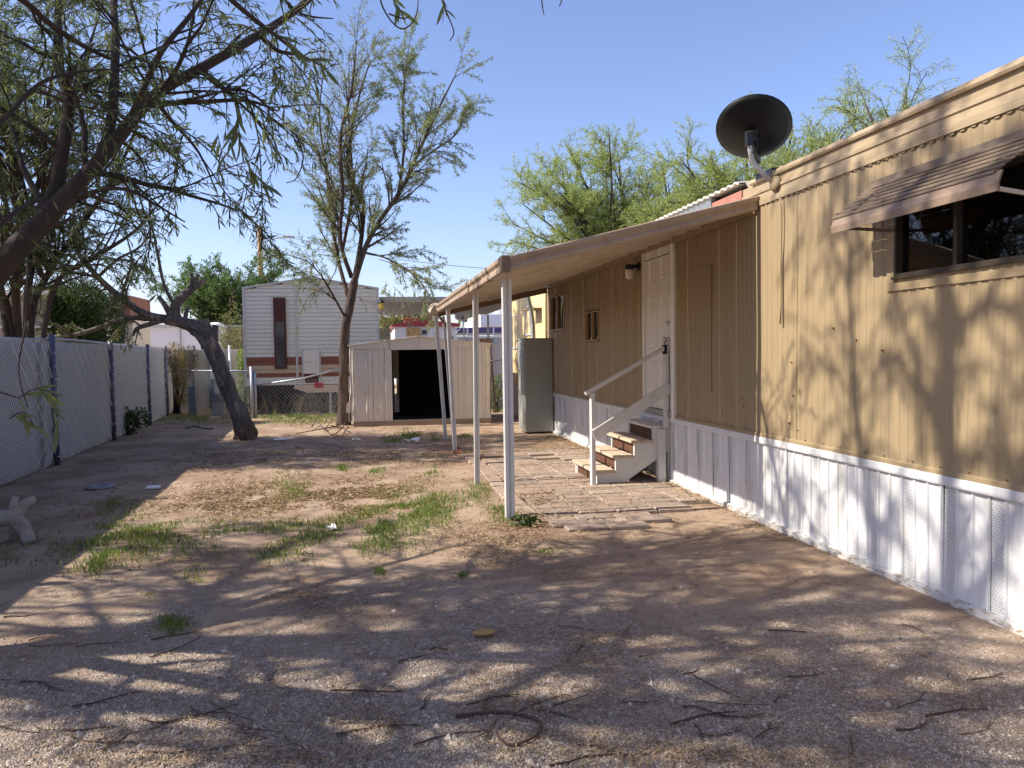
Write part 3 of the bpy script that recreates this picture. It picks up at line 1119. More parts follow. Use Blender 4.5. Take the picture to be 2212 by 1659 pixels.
row = 0
y = 6.78
while y < 12.3:
    x0 = 1.66
    x1 = 3.68
    if y < 6.9:
        x0, x1 = 1.75, 2.62
    elif y < 7.3:
        x0, x1 = 1.55 + .1 * (row % 2), 2.85
    elif y < 7.6:
        x1 = 3.30
    x = x0 + .2
    while x + .18 < x1:
        if not (y > 10.6 and random.random() < (y - 10.6) * .35):
            put_paver(random.choice(pmesh), x, y)
        x += .403
    if 7.3 < y < 12 and row % 2 == 0:
        put_paver(random.choice(bmesh_), 1.545 + .02 * math.sin(y * 2), y + .1)
    row += 1
    y += .204

# ------------------------------------------------------------------ metal shed
sh = thing('metal_shed', 'low weathered cream metal garden shed with an open black doorway', 'shed', (1.17, 18.8, 0))
SX0, SX1, SYF, SYB, SE, SA = -.44, 2.78, 17.69, 20.1, 1.85, 2.05
SM = 1.10
MB().box(SX0 + .04, SX1 + .01, SYF - .02, SYB, -.02, .10).build('timber_base', m_timber, sh)


def ribbed(x0, x1, y, z0, z1, ribs, warp=0.0, d=.016):
    m = MB()
    pr = [(x0, 0)]
    for r_ in ribs:
        pr += [(r_ - .022, 0), (r_ - .014, d), (r_ + .014, d), (r_ + .022, 0)]
    pr.append((x1, 0))
    zs = np.linspace(z0, z1, 7)
    n = len(pr)
    for z in zs:
        for x, o in pr:
            w = warp * noise.noise(Vector((x * 2.3, z * 2.1, 1.7)))
            m.v.append((x + w * .5, y - o + w, z))
    for k in range(len(zs) - 1):
        for i in range(n - 1):
            m.f.append((k * n + i, k * n + i + 1, (k + 1) * n + i + 1, (k + 1) * n + i))
    return m


def solid(o, t=.006):
    md_ = o.modifiers.new('solid', 'SOLIDIFY')
    md_.thickness = t
    return o


solid(ribbed(SX0, .06, SYF, .10, SE - .08, [SX0 + .06, SX0 + .10, -.08, -.02], .02).build('front_panel', m_shed, sh, fixn=False))
solid(ribbed(.065, .33, SYF - .004, .10, SE - .08, [.24], .012).build('front_panel', m_shed, sh, fixn=False))
solid(ribbed(.335, .49, SYF - .012, .10, SE - .08, [.36], .006).build('front_panel', m_shed, sh, fixn=False))
solid(ribbed(1.84, 2.12, SYF - .006, .10, SE - .07, [1.90, 2.05], .006).build('front_panel', m_shed, sh, fixn=False))
solid(ribbed(2.125, SX1, SYF, .10, SE - .07, [2.22, 2.38, 2.62, 2.68], .01).build('front_panel', m_shed, sh, fixn=False))
MB().extrude([(SX0 - .02, SE - .08), (SM, SE - .08), (SM, SA - .01), (SX0 - .02, SE)], 'y', SYF - .03, SYF - .012).build('gable_panel', m_shed, sh)
MB().extrude([(SM + .004, SE - .08), (SX1 + .02, SE - .07), (SX1 + .02, SE + .01), (SM + .004, SA - .01)], 'y', SYF - .028, SYF - .011).build('gable_panel', m_shed, sh)
MB().box(.47, 1.86, SYF - .036, SYF + .03, SE - .115, SE - .075).build('door_track', m_shed, sh)
MB().box(.47, 1.86, SYF - .03, SYF + .04, .10, .115).build('sill', m_galv, sh)
for (xa, za, xb, zb) in ((SX0 - .06, SE + .0, SM, SA), (SM, SA, SX1 + .06, SE + .01)):
    m = MB()
    yy = np.linspace(SYF - .07, SYB + .05, 14)
    for k, y in enumerate(yy):
        w = .006 if k % 2 else 0
        m.v += [(xa, y, za + w), (xb, y, zb + w)]
    for k in range(len(yy) - 1):
        m.f.append((2 * k, 2 * k + 1, 2 * k + 3, 2 * k + 2))
    solid(m.build('roof_panel', m_shed, sh, fixn=False), .02)
# left side wall with a torn, curled corner; right wall; back wall with a split
m = MB()
pr = []
for k, y in enumerate(np.linspace(SYF, SYB, 16)):
    pr.append((SX0 - (.012 if k % 3 == 1 else 0), y))
for z in np.linspace(.10, SE, 6):
    for x, y in pr:
        m.v.append((x + .02 * noise.noise(Vector((y * 2, z * 2, 0))) - (.05 if y < SYF + .1 and z < .5 else 0), y, z))
for k in range(5):
    for i in range(15):
        m.f.append((k * 16 + i, k * 16 + i + 1, (k + 1) * 16 + i + 1, (k + 1) * 16 + i))
solid(m.build('side_panel', m_shed, sh, fixn=False))
MB().add([(SX0 - .01, SYF - .02, .62), (SX0 - .10, SYF - .06, .52), (SX0 - .12, SYF - .05, .33), (SX0 - .02, SYF - .01, .30)], [(0, 1, 2, 3)]).build('torn_corner', m_shed, sh, fixn=False)
MB().box(SX1 - .01, SX1 + .005, SYF, SYB, .10, SE).build('side_panel', m_rust, sh)
MB().box(.72, SX1 - .01, SYB - .02, SYB, .10, SE + .1).build('back_panel', m_shed, sh)
MB().box(SX0 + .01, .62, SYB - .02, SYB, .10, SE).build('back_panel', m_shed, sh)
MB().add([(.62, SYB - .012, 1.0), (.72, SYB - .012, 1.0), (.72, SYB - .012, SE + .1), (.62, SYB - .012, SE + .1), (.66, SYB - .012, .45), (.72, SYB - .012, .45), (.69, SYB - .012, 1.0)], [(0, 1, 2, 3), (4, 5, 1, 6)]).build('back_panel', m_shed, sh, fixn=False)
MB().box(SX0 + .01, SX1 - .01, SYF + .05, SYB - .02, .105, .125).build('floor', m_inside, sh)  # near-black floor, linings and ceiling paint in the shade of the open shed
MB().box(.74, SX1 - .02, SYB - .06, SYB - .03, .13, SE).build('shade_lining', m_inside, sh)
MB().box(SX0 + .02, .58, SYB - .06, SYB - .03, .13, SE - .02).build('shade_lining', m_inside, sh)
MB().box(SX0 + .05, SX0 + .07, SYF + .05, SYB - .07, .13, SE - .04).build('shade_lining', m_inside, sh)
MB().box(SX1 - .05, SX1 - .03, SYF + .05, SYB - .07, .13, SE - .04).build('shade_lining', m_inside, sh)
MB().extrude([(SX0 + .05, SE - .05), (SX1 - .05, SE - .05), (SM, SA - .06)], 'y', SYF + .05, SYB - .07).build('shade_ceiling', m_inside, sh)

# ------------------------------------------------------------------ big white trailer with brown stripes
tr = thing('park_trailer', 'white lap-sided park trailer with brown and tan stripes and one tall narrow window', 'trailer', (-1.56, 25, 0))
TY = 21.8
TX0, TX1, TZ0, TZE, TZA = -3.36, .25, .82, 3.48, 3.77
TXM = (TX0 + TX1) / 2
MB().extrude([(TX0 + .02, TZ0), (TX1 - .02, TZ0), (TX1 - .02, TZE - .03), (TXM, TZA - .05), (TX0 + .02, TZE - .03)], 'y', TY + .03, TY + 10).build('body', m_rv, tr)
nb = 24
bh = (TZE - TZ0) / nb


def board_mat(z):
    zc = z + bh / 2
    px = zc
    if .99 < px < 1.12:
        return m_rvbrown
    if 1.12 < px < 1.40:
        return m_rvtan
    if 1.40 < px < 1.55:
        return m_rvbrown
    return m_rv


k = 0
z = TZ0
while z < TZA - .06:
    hl = min(bh, TZA - .05 - z)
    if z + hl <= TZE:
        xa, xb = TX0, TX1
    else:
        t = (z + hl * .5 - TZE) / (TZA - TZE)
        xa, xb = TX0 + (TXM - TX0) * t, TX1 + (TXM - TX1) * t
    m = MB().extrude([(TY + .03, z + .002), (TY - .016, z + .002), (TY - .018, z + .02), (TY - .002, z + hl - .004), (TY + .03, z + hl - .004)], 'x', xa, xb)
    m.build('siding_board', board_mat(z), tr)
    z += bh
for xa, za, xb, zb in ((TX0 - .04, TZE - .02, TXM, TZA - .01), (TXM, TZA - .01, TX1 + .04, TZE - .02)):
    m = MB()
    m.add([(xa, TY - .05, za), (xb, TY - .05, zb), (xb, TY + 10.1, zb), (xa, TY + 10.1, za), (xa, TY - .05, za + .05), (xb, TY - .05, zb + .05), (xb, TY + 10.1, zb + .05), (xa, TY + 10.1, za + .05)],
          [(0, 3, 2, 1), (4, 5, 6, 7), (0, 1, 5, 4), (1, 2, 6, 5), (2, 3, 7, 6), (3, 0, 4, 7)])
    m.build('roof', m_rvtrim, tr)
for x in (TX0, TX1):
    MB().box(x - .03, x + .03, TY - .035, TY + .06, TZ0 - .02, TZE).build('corner_trim', m_rvtrim, tr)
xv = AY(641, 740, TY).x
MB().box(xv - .03, xv + .03, TY - .032, TY - .017, TZ0, TZE + .14).build('seam_trim', m_rvtrim, tr)
p0, p1 = AY(594, 797, TY), AY(617, 643, TY)
w = MB().box(p0.x, p1.x, TY - .075, TY - .017, p0.z, p1.z).build('window', m_rvwin, tr, bevel=.01)
zm = p0.z + (p1.z - p0.z) * .33
zt = p0.z + (p1.z - p0.z) * .66
for a, c in ((p0.z + .05, zm), (zm + .05, zt), (zt + .03, p1.z - .05)):
    MB().box(p0.x + .05, p1.x - .05, TY - .082, TY - .076, a, c).build('pane', m_rvpane if c < p1.z - .2 else m_rvwin, w)
p0, p1 = AY(656, 829, TY), AY(690, 757, TY)
h = MB().box(p0.x, p1.x, TY - .05, TY - .017, p0.z + .28, p1.z).build('hatch', m_rv, tr, bevel=.008)
MB().box(p0.x + .03, p1.x - .03, TY - .058, TY - .051, (p0.z + p1.z) / 2 + .14, (p0.z + p1.z) / 2 + .155).build('hinge_bar', m_rvtrim, h)
MB().box(p0.x + .04, p1.x - .04, TY - .02, TY - .0165, p0.z + .02, p0.z + .28).build('hatch_recess', m_rvwin, h)
for x in (p0.x - .03, p1.x + .005):
    MB().box(x, x + .025, TY - .055, TY - .017, p0.z - .02, p1.z + .02).build('hatch_trim', m_rvtrim, h)
b0, b1 = AY(635, 833, TY - .2), AY(760, 847, TY - .2)
MB().extrude([(b0.x, TZ0 - .02), (b1.x + .6, TZ0 - .02), (b1.x + .6, TZ0 - .22), (b0.x + .35, TZ0 - .22), (b0.x, TZ0 - .10)], 'y', TY - .14, TY + .02).build('bumper', m_cream, tr)
c0, c1 = AY(679, 838, TY - .2), AY(698, 827, TY - .2)
MB().box(c0.x, c1.x, TY - .17, TY - .141, c0.z, c1.z).build('tail_light', m_redlens, tr, bevel=.01)
MB().box(TX0 + .3, TX1 - .3, TY + .3, TY + 9.5, .55, TZ0).build('chassis', m_inside, tr)
MB().box(TX0 + .05, TX0 + .08, TY + .25, TY + 9.9, 0, TZ0 - .01).build('shade_skirt', m_rvwin, tr)  # dark sheets added to keep the sun out from under the trailer
MB().box(TX1 - .08, TX1 - .05, TY + .25, TY + 9.9, 0, TZ0 - .01).build('shade_skirt', m_rvwin, tr)
MB().box(TX0 + .1, TX1 - .1, TY + 3.0, TY + 3.05, 0, TZ0 - .01).build('shade_skirt', m_inside, tr)  # added dark cross sheet, deepens the shade under the trailer
for yy_ in (23.5, 24.4):
    for x in (TX0 + .35, TX1 - .35):
        MB().lathe([(.18, -.1), (.35, -.1), (.38, -.06), (.38, .06), (.35, .1), (.18, .1)], 20).xf(Matrix.Translation((x, yy_, .38)) @ Matrix.Rotation(R(90), 4, 'Y')).build('wheel', m_black, tr, smooth=True)
a0 = AY(677, 622, TY)
MB().lathe([(.07, 0), (.07, .012), (.03, .02)], 8).xf(Matrix.Translation((a0.x, TY - .02, a0.z)) @ Matrix.Rotation(R(90), 4, 'X')).build('vent_cap', m_rvtan, tr, smooth=True)
# propped stands at right of the bumper
for px in (793, 800):
    pass
q = AY(713, 866, TY - .3)
MB().box(q.x - .03, q.x + .03, TY - .1, TY - .04, 0, TZ0 - .2).build('jack_stand', m_rvtrim, tr)

cvp = thing('trailer_carport', 'grey corrugated carport roof at the right side of the striped trailer', 'carport', (1.5, 26, 0))
x0_ = TX1 + .04
y = 21.9
m = MB()
yy = np.arange(x0_, 4.6, .10)
for k, x in enumerate(yy):
    zz = 3.17 + (.03 if k % 2 else 0)
    m.v += [(x, 21.9, zz), (x, 29.5, zz - .05)]
for k in range(len(yy) - 1):
    m.f.append((2 * k, 2 * k + 1, 2 * k + 3, 2 * k + 2))
solid(m.build('roof_sheet', m_greymetal, cvp, fixn=False), .012)
MB().box(x0_, 4.6, 21.86, 21.9, 3.12, 3.26).build('front_gutter', m_greymetal, cvp)
MB().box(4.5, 4.58, 21.95, 22.03, 0, 3.15).build('post', m_post, cvp)
MB().box(4.5, 4.58, 29.2, 29.28, 0, 3.1).build('post', m_post, cvp)
ln = thing('carport_lantern', 'small black lantern with yellow glass at the trailer corner', 'lamp', (.36, 21.75, 3.1))
q = AY(824, 660, 21.72)
MB().lathe([(.04, -.10), (.06, .0), (.06, .07), (.065, .07)], 10, q).build('glass', m_yellowlamp, ln, smooth=True)
MB().lathe([(.09, .07), (.08, .10), (.02, .17)], 10, q).build('cap', m_black, ln, smooth=True)
ac = thing('window_air_conditioner', 'boxy window air conditioner on the right side of the striped trailer', 'air conditioner', (.5, 24, 2.1))
a, c = AY(828, 735, 22.6), AY(844, 709, 22.6)
MB().box(TX1, c.x, 22.6, 23.2, a.z, c.z).build('case', m_cream, ac, bevel=.01)
m = MB()
for k in range(9):
    zz = a.z + .05 + k * (c.z - a.z - .1) / 8
    m.box(TX1 + .06, c.x - .04, 22.585, 22.598, zz, zz + .015)
m.build('grille', m_greymetal, ac)

mp_ = thing('meter_post', 'white meter box on a thin post in front of the trailer bumper', 'meter box', (0, 0, 0))
mp_.location = G(671, 886)
g0 = G(671, 886)
MB().tube([(g0.x, g0.y, 0), (g0.x, g0.y, 1.25)], .035, 8).build('post', m_gatepipe, mp_)
a, c = AY(661, 861, g0.y - .08), AY(682, 848, g0.y - .08)
MB().box(a.x, c.x, g0.y - .18, g0.y - .04, a.z, c.z).build('box', m_whitewood, mp_, bevel=.01)


# ------------------------------------------------------------------ fences
def chain_mesh(a, b, z0, z1, cell, r, off=(0, 0, 0), zb0=None, zb1=None):
    """chain-link fabric between a and b (xy): wires crossing at 45 degrees, clipped to the panel; top may slope"""
    a, b = Vector((a[0], a[1], 0)), Vector((b[0], b[1], 0))
    L = (b - a).length
    d = (b - a) / L
    nrm = Vector((-d.y, d.x, 0))
    m = MB()
    for sgn in (1, -1):
        t0 = -(z1 - z0) if sgn > 0 else 0
        while t0 < L + (z1 - z0):
            # wire: t = t0 + sgn*(z-z0)
            zz = np.linspace(z0, z1, 9)
            run = []
            for z in zz:
                t = t0 + sgn * (z - z0)
                top = z1 if zb0 is None else zb0 + (zb1 - zb0) * min(1, max(0, t / L))
                if 0 <= t <= L and z <= top + .02:
                    run.append(a + d * t + nrm * (r * sgn) + Vector((0, 0, z)) + Vector(off))
            if len(run) >= 2:
                m.tube(run, r, 3, cap=False)
            t0 += cell
    return m


def fabricmat():
    m = bpy.data.materials.new('grey_privacy_fabric')
    m.use_nodes = True
    nt = m.node_tree
    N, L = nt.nodes, nt.links
    b = N['Principled BSDF']
    b.inputs['Roughness'].default_value = .8
    geo = N.new('ShaderNodeNewGeometry')
    n = N.new('ShaderNodeTexNoise')
    n.inputs['Scale'].default_value = 2.2
    n.inputs['Detail'].default_value = 6
    L.new(geo.outputs['Position'], n.inputs['Vector'])
    mx = N.new('ShaderNodeMix')
    mx.data_type = 'RGBA'
    mx.inputs[6].default_value = (.19, .185, .18, 1)
    mx.inputs[7].default_value = (.31, .30, .285, 1)
    L.new(n.outputs[0], mx.inputs[0])
    L.new(mx.outputs[2], b.inputs['Base Color'])
    t = N.new('ShaderNodeBsdfTranslucent')
    L.new(mx.outputs[2], t.inputs[0])
    ms = N.new('ShaderNodeMixShader')
    ms.inputs[0].default_value = .07
    L.new(b.outputs[0], ms.inputs[1])
    L.new(t.outputs[0], ms.inputs[2])
    L.new(ms.outputs[0], N['Material Output'].inputs[0])
    return m


m_fabric = fabricmat()
fpts = [(-4.45, 5.4), (-4.62, 8.6), (-4.80, 12.2), (-4.87, 12.85), (-5.12, 16.36), (-5.32, 19.65), (-5.62, 22.4), (-5.95, 24.6)]


def fence_x(y):
    for (xa, ya), (xb, yb) in zip(fpts[:-1], fpts[1:]):
        if ya <= y <= yb:
            return xa + (xb - xa) * (y - ya) / (yb - ya)
    return fpts[-1][0]


lf = thing('privacy_fence', 'long chain-link fence lined with pale grey fabric along the left', 'fence', (-5.1, 14, 0))
FH = 1.90
m = MB()
yy = np.arange(5.4, 24.6, .12)
zs = np.linspace(-.03, FH, 15)
for y in yy:
    for z in zs:
        fold = .018 * noise.noise(Vector((y * 1.4 - z * 1.1, y * .3, z * .4))) + (.05 * noise.noise(Vector((y * 4, 0, 5))) * max(0, .25 - z) / .25)
        dip = -.03 * abs(noise.noise(Vector((y * 1.9, 8, 0)))) if z > FH - .02 else 0
        m.v.append((fence_x(y) + fold - .02, y, z + dip))
n = len(zs)
for k in range(len(yy) - 1):
    for i in range(n - 1):
        m.f.append((k * n + i, (k + 1) * n + i, (k + 1) * n + i + 1, k * n + i + 1))
solid(m.build('fabric', m_fabric, lf, smooth=True), .004)
for (xa, ya), (xb, yb) in zip(fpts[1:-1], fpts[2:]):
    far = ya > 15
    cm = chain_mesh((xa + .012, ya), (xb + .012, yb), .02, FH + .01, .075 if not far else .09, .0024 if not far else .0034, off=(.022, 0, 0))
    struct(cm.build('chain_link', m_wire, lf, fixn=False), 'stuff')
m = MB()  # added bright diagonals standing in for sun glints along the mesh
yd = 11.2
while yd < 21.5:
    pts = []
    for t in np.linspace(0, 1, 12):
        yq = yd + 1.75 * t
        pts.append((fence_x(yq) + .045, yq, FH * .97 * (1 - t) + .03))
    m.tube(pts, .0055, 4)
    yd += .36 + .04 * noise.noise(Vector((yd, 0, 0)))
struct(m.build('glint_streak', m_wire, lf), 'stuff')
for k, y in enumerate((6.0, 9.4, 12.85, 16.36, 19.65, 22.6)):
    x = fence_x(y) + .055
    hh = (2.0, 2.0, 2.02, 1.97, 1.95, 1.95)[k]
    MB().tube([(x, y, -.05), (x - .01, y, hh)], .045 if k < 4 else .042, 12).build('post', m_fencepost, lf, smooth=True)
    if y > 10:
        m = MB()
        zz = .12
        while zz < 1.85:
            m.bar((x + .03, y - .05, zz), (x + .052, y + .0, zz + .01), .008, .008)
            zz += .2
        struct(m.build('wire_tie', m_wire, lf), 'stuff')
MB().tube([(fence_x(y) - .03, y, FH + .035 + .02 * math.sin(y)) for y in np.arange(9.4, 19.7, .8)], .021, 8).build('top_rail', m_gatepipe, lf, smooth=True)

bf = thing('rear_fence', 'cream fabric fence across the back left corner behind the utility boxes', 'fence', (-4.7, 25.2, 0))
m = MB()
m.v = [(x, 25.0 + .02 * noise.noise(Vector((x * 3, z, 0))), z) for x in np.linspace(-6.0, -3.45, 20) for z in (0, .6, 1.2, 1.85)]
for k in range(19):
    for i in range(3):
        m.f.append((k * 4 + i, (k + 1) * 4 + i, (k + 1) * 4 + i + 1, k * 4 + i + 1))
m_creamfab = mat('cream_fence_fabric', (.60, .55, .44), .8, .08, 2)
solid(m.build('fabric', m_creamfab, bf, fixn=False), .004)
struct(chain_mesh((-6.0, 24.96), (-3.45, 24.96), .02, 1.87, .085, .004).build('chain_link', m_gatepipe, bf, fixn=False), 'stuff')
for px in (421, 455, 497):
    q = AY(px, 800, 24.92)
    MB().tube([(q.x, 24.92, 0), (q.x, 24.92, 1.98)], .04, 10).build('post', m_gatepipe, bf, smooth=True)

# low chain-link gate and the sagging panel beside it
lg = thing('chain_link_gate', 'low chain-link gate behind the leaning grey trunk', 'gate', (-4.3, 22, 0))
ga, gb = G(378, 893), G(546, 903)
ga.z = gb.z = 0
for q, hh in ((ga, 1.36), (gb, 1.36), (ga + Vector((-.22, -.15, 0)), 1.45)):
    MB().tube([q, q + Vector((0, 0, hh))], .045, 10).build('post', m_gatepipe, lg, smooth=True)
MB().tube([ga + Vector((0, 0, 1.24)), gb + Vector((0, 0, 1.24))], .024, 8).build('top_rail', m_gatepipe, lg, smooth=True)
struct(chain_mesh(ga[:2], gb[:2], .03, 1.24, .10, .004).build('chain_link', m_gatepipe, lg, fixn=False), 'stuff')

sg = thing('sagging_fence', 'sagging low chain-link fence in front of the striped trailer', 'fence', (-1.8, 21, 0))
sa, sb = Vector((gb.x + .08, gb.y + .02, 0)), Vector((-.55, 20.75, 0))
MB().tube([sa + Vector((0, 0, .0)), sa + Vector((0, 0, 1.25))], .04, 10).build('post', m_gatepipe, sg, smooth=True)
MB().tube([sa + Vector((0, 0, .86)), sa.lerp(sb, .5) + Vector((0, 0, 1.02)), sb + Vector((0, 0, 1.32))], .024, 8).build('top_rail', m_gatepipe, sg, smooth=True)
struct(chain_mesh(sa[:2], sb[:2], .03, 1, .10, .004, zb0=.86, zb1=1.30).build('chain_link', m_gatepipe, sg, fixn=False), 'stuff')

for (px, py, h0, wd, nm, lab, mm) in ((417, 897, .78, .19, 'utility_pedestal', 'short plain blue-grey utility pedestal left of the leaning trunk', m_pedestal),):
    q = G(px, py)
    o = MB().box(q.x - wd / 2, q.x + wd / 2, q.y - .09, q.y + .09, -.02, h0)
    o.box(q.x - wd / 2 - .012, q.x + wd / 2 + .012, q.y - .1, q.y + .1, h0, h0 + .03)
    tag(o.build(nm, mm, bevel=.012), lab, 'utility box')
q = G(473, 897)
up = thing('electric_pedestal', 'two-tone blue and grey electric pedestal half hidden by the leaning trunk', 'utility box', q)
MB().box(q.x - .15, q.x + .15, q.y - .1, q.y + .1, 0, .38).build('base', m_pedestalgrey, up, bevel=.01)
MB().box(q.x - .175, q.x + .175, q.y - .13, q.y + .13, .385, 1.04).build('cover', m_pedestal, up, bevel=.015)
MB().box(q.x - .06, q.x + .06, q.y - .145, q.y - .131, .6, .85).build('label_plate', m_pedestalgrey, up)

# wire fence right of the shed
wf = thing('wire_fence', 'rusty wire mesh fence leaning right of the shed', 'fence', (3.2, 20, 0))
m = chain_mesh((2.86, 20.4), (3.62, 20.4), .05, 1.45, .12, .005)
struct(m.build('wire_mesh', m_gatepipe, wf, fixn=False), 'stuff')
for x in (2.9, 3.3):
    MB().bar((x + .05, 20.42, 0), (x - .06, 20.42, 1.55), .05, .05).build('stake', m_timber, wf)
MB().tube([(2.85, 20.4, 1.38), (3.65, 20.4, 1.45)], .018, 8).build('rail', m_gatepipe, wf, smooth=True)

a, c = AY(1062, 800, 22.5), AY(1083, 740, 22.5)
tag(MB().box(a.x, c.x, 22.5, 22.9, 0, c.z).build('refrigerator', m_bldgwhite, bevel=.03), 'upright white refrigerator-sized box right of the shed', 'refrigerator')
a, c = AY(1041, 745, 22.3), AY(1063, 731, 22.3)
crt = thing('timber_offcut_pile', 'brown board crate on a stand behind the shed roof, right side', 'crate', (a.x, 22.4, 0))
MB().box(a.x, c.x, 22.3, 22.7, a.z, c.z).build('crate', m_pole, crt, bevel=.01)
MB().box(a.x + .05, a.x + .12, 22.35, 22.42, 0, a.z).build('leg', m_timber, crt)
MB().box(c.x - .12, c.x - .05, 22.35, 22.42, 0, a.z).build('leg', m_timber, crt)

# ------------------------------------------------------------------ background buildings
rt = thing('red_roof_trailer', 'small white trailer with a maroon metal roof behind the shed', 'trailer', (2, 36, 0))
RY = 34.0
a, c = AY(853, 760, RY), AY(987, 704, RY)
rx0, rx1, rz = a.x, c.x, c.z
for k in range(16):
    xa = rx0 + (rx1 - rx0) * k / 16
    MB().box(xa, xa + (rx1 - rx0) / 16 - .012, RY - .02, RY, .3, rz).build('wall_board', m_bldgwhite, rt)
MB().box(rx0, rx1, RY + .001, RY + 8, .3, rz - .02).build('body', m_bldgwhite, rt)
t0 = AY(920, 691, RY).z
MB().extrude([(rx0 - .12, rz - .02), (rx1 + .12, rz - .02), (rx1 + .1, rz + .1), ((rx0 + rx1) / 2, t0), (rx0 - .1, rz + .1)], 'y', RY - .12, RY + 8.2).build('roof', m_maroon, rt)
a, c = AY(878, 727, RY), AY(908, 709, RY)
MB().box(a.x, c.x, RY - .05, RY - .021, a.z, c.z).build('boarded_window', m_osb, rt)
a, c = AY(909, 725, RY), AY(924, 711, RY)
w = MB().box(a.x, c.x, RY - .05, RY - .021, a.z, c.z).build('window', m_rvtrim, rt)
MB().box(a.x + .05, c.x - .05, RY - .06, RY - .051, a.z + .05, c.z - .05).build('pane', m_rvpane, w)
a, c = AY(873, 693, RY + 2), AY(901, 686, RY + 2)
m = MB().box(a.x, c.x, RY + 1.7, RY + 2.4, t0 - .15, t0 + .12)
m.box(a.x - .1, c.x + .1, RY + 1.6, RY + 2.5, t0 + .12, t0 + .17)
tag(m.build('roof_cooler', m_pole), 'flat brown cooler unit on the maroon trailer roof', 'cooler')

fd = thing('far_satellite_dish', 'grey satellite dish on a tripod pole beyond the shed roof', 'satellite dish', AY(1001, 700, 31))
c = AY(998, 683, 31)
solid(dish_mesh(.30, .24, .05).xf(oriented(c, (.1, .75, .65))).build('reflector', m_mast, fd, smooth=True), .01)
MB().tube([c + Vector((.05, .0, -.06)), c + Vector((.08, .05, -.3)), c + Vector((.08, .05, -1.4))], .03, 8).build('pole', m_mast, fd, smooth=True)
MB().tube([c + Vector((.08, .05, -.35)), c + Vector((-.4, .05, -.85))], .015, 6).build('brace', m_mast, fd, smooth=True)
MB().bar(c + Vector((0, -.02, -.12)), c + Vector((.06, -.05, .0)), .06, .05).build('bracket', m_black, fd)

wb = thing('white_building', 'flat-roofed white stucco building far off beyond the patio cover', 'building', (9, 62, 0))
WY = 60
a, c = AY(1031, 760, WY), AY(1062, 679, WY)
e = AY(1135, 678, WY)
zb = AY(1062, 706, WY).z
MB().box(c.x - .9, e.x, WY, WY + 8, zb, c.z).build('parapet', m_bldgwhite, wb)
MB().box(a.x, c.x + .5, WY + 3, WY + 9, zb - .1, c.z - .35).build('side_wing', m_bldgwhite, wb)
MB().box(a.x, e.x, WY + 1.2, WY + 7, 0, zb).build('wall', m_brick, wb)
tt = AY(1083, 671, WY)
MB().lathe([(.6, 0), (.6, 1.1), (.5, 1.2)], 12, (tt.x + .5, WY + 3, c.z - .1)).build('roof_vent', m_rvtrim, wb, smooth=True)

gb_ = thing('long_grey_building', 'long low grey building with a dark blue roof band in the distance', 'building', (9, 50, 0))
GY = 50
a, c = AY(986, 760, GY), AY(1150, 707, GY)
MB().box(a.x, c.x, GY, GY + 8, 0, c.z - .35).build('wall', m_bldggrey, gb_)
MB().box(a.x - .15, c.x, GY - .15, GY + 8, c.z - .35, c.z).build('roof_band', m_bldgblue, gb_)
yf = thing('yard_fence', 'grey corrugated yard fence with pipe rails in front of the long building', 'fence', (5, 40, 0))
a, c = AY(986, 770, 40), AY(1120, 726, 40)
xx = a.x
while xx < c.x:
    MB().box(xx, xx + .28, 40 - .015 * (int(xx * 10) % 2), 40.03, 0, c.z - .1).build('sheet', m_galv, yf)
    xx += .285
MB().tube([(a.x, 39.9, c.z), (c.x, 39.9, c.z)], .05, 8).build('rail', m_post, yf)
for k in range(4):
    x = a.x + .6 + k * 1.4
    MB().tube([(x, 39.9, 0), (x, 39.9, c.z + .45)], .04, 8).build('post', m_gatepipe, yf)

# left: homes beyond the privacy fence
lh = thing('white_far_trailer', 'low white trailer roof showing above the left fence under the leaning trunk', 'trailer', (-8, 34, 0))
a, c = AY(268, 770, 32), AY(470, 703, 32)
MB().box(a.x, c.x, 32, 36, .3, c.z - .06).build('body', m_bldgwhite, lh)
MB().extrude([(a.x - .1, c.z - .06), (c.x + .1, c.z - .06), (c.x - .2, c.z + .05), (a.x + .3, c.z + .05)], 'y', 31.9, 36.1).build('roof', m_rvtrim, lh)
d0 = AY(466, 703, 33)
MB().lathe([(.34, 0), (.3, .1), (.12, .16)], 14, (d0.x, 33, c.z)).build('roof_dome', m_bldgwhite, lh, smooth=True)
q = AY(390, 725, 31.98)
MB().box(q.x - .02, q.x + .02, 31.96, 31.99, .4, c.z - .08).build('seam', m_greymetal, lh)
bh_ = thing('brown_far_trailer', 'dull brown trailer wall between the leaning trunk and the striped trailer', 'trailer', (-4, 36, 0))
a, c = AY(466, 770, 34), AY(532, 706, 34)
MB().box(a.x, c.x, 34, 38, 0, c.z).build('body', mat('dull_brown_wall', (.30, .23, .17), .7, .1, 2), bh_)
MB().box(a.x - .1, c.x + .1, 33.9, 38.1, c.z, c.z + .08).build('roof', m_greymetal, bh_)
w0, w1 = AY(478, 738, 33.98), AY(494, 733, 33.98)
MB().box(w0.x, w1.x, 33.96, 33.99, w0.z - .1, w1.z).build('window', m_inside, bh_)
tv = thing('turbine_vent', 'silver turbine roof vent peeking over the left fence', 'roof vent', AY(305, 742, 27))
q = AY(306, 738, 27)
MB().lathe([(.12, -1.0), (.12, 0)], 12, q).build('pipe', m_galv, tv, smooth=True)
m = MB()
for i in range(18):
    t = 2 * math.pi * i / 18
    pts = [q + Vector((math.cos(t + .5 * s) * r_, math.sin(t + .5 * s) * r_, zz)) for s, r_, zz in ((0, .12, 0), (.3, .22, .08), (.6, .24, .17), (.9, .18, .26), (1, .04, .31))]
    m.tube(pts, .02, 4)
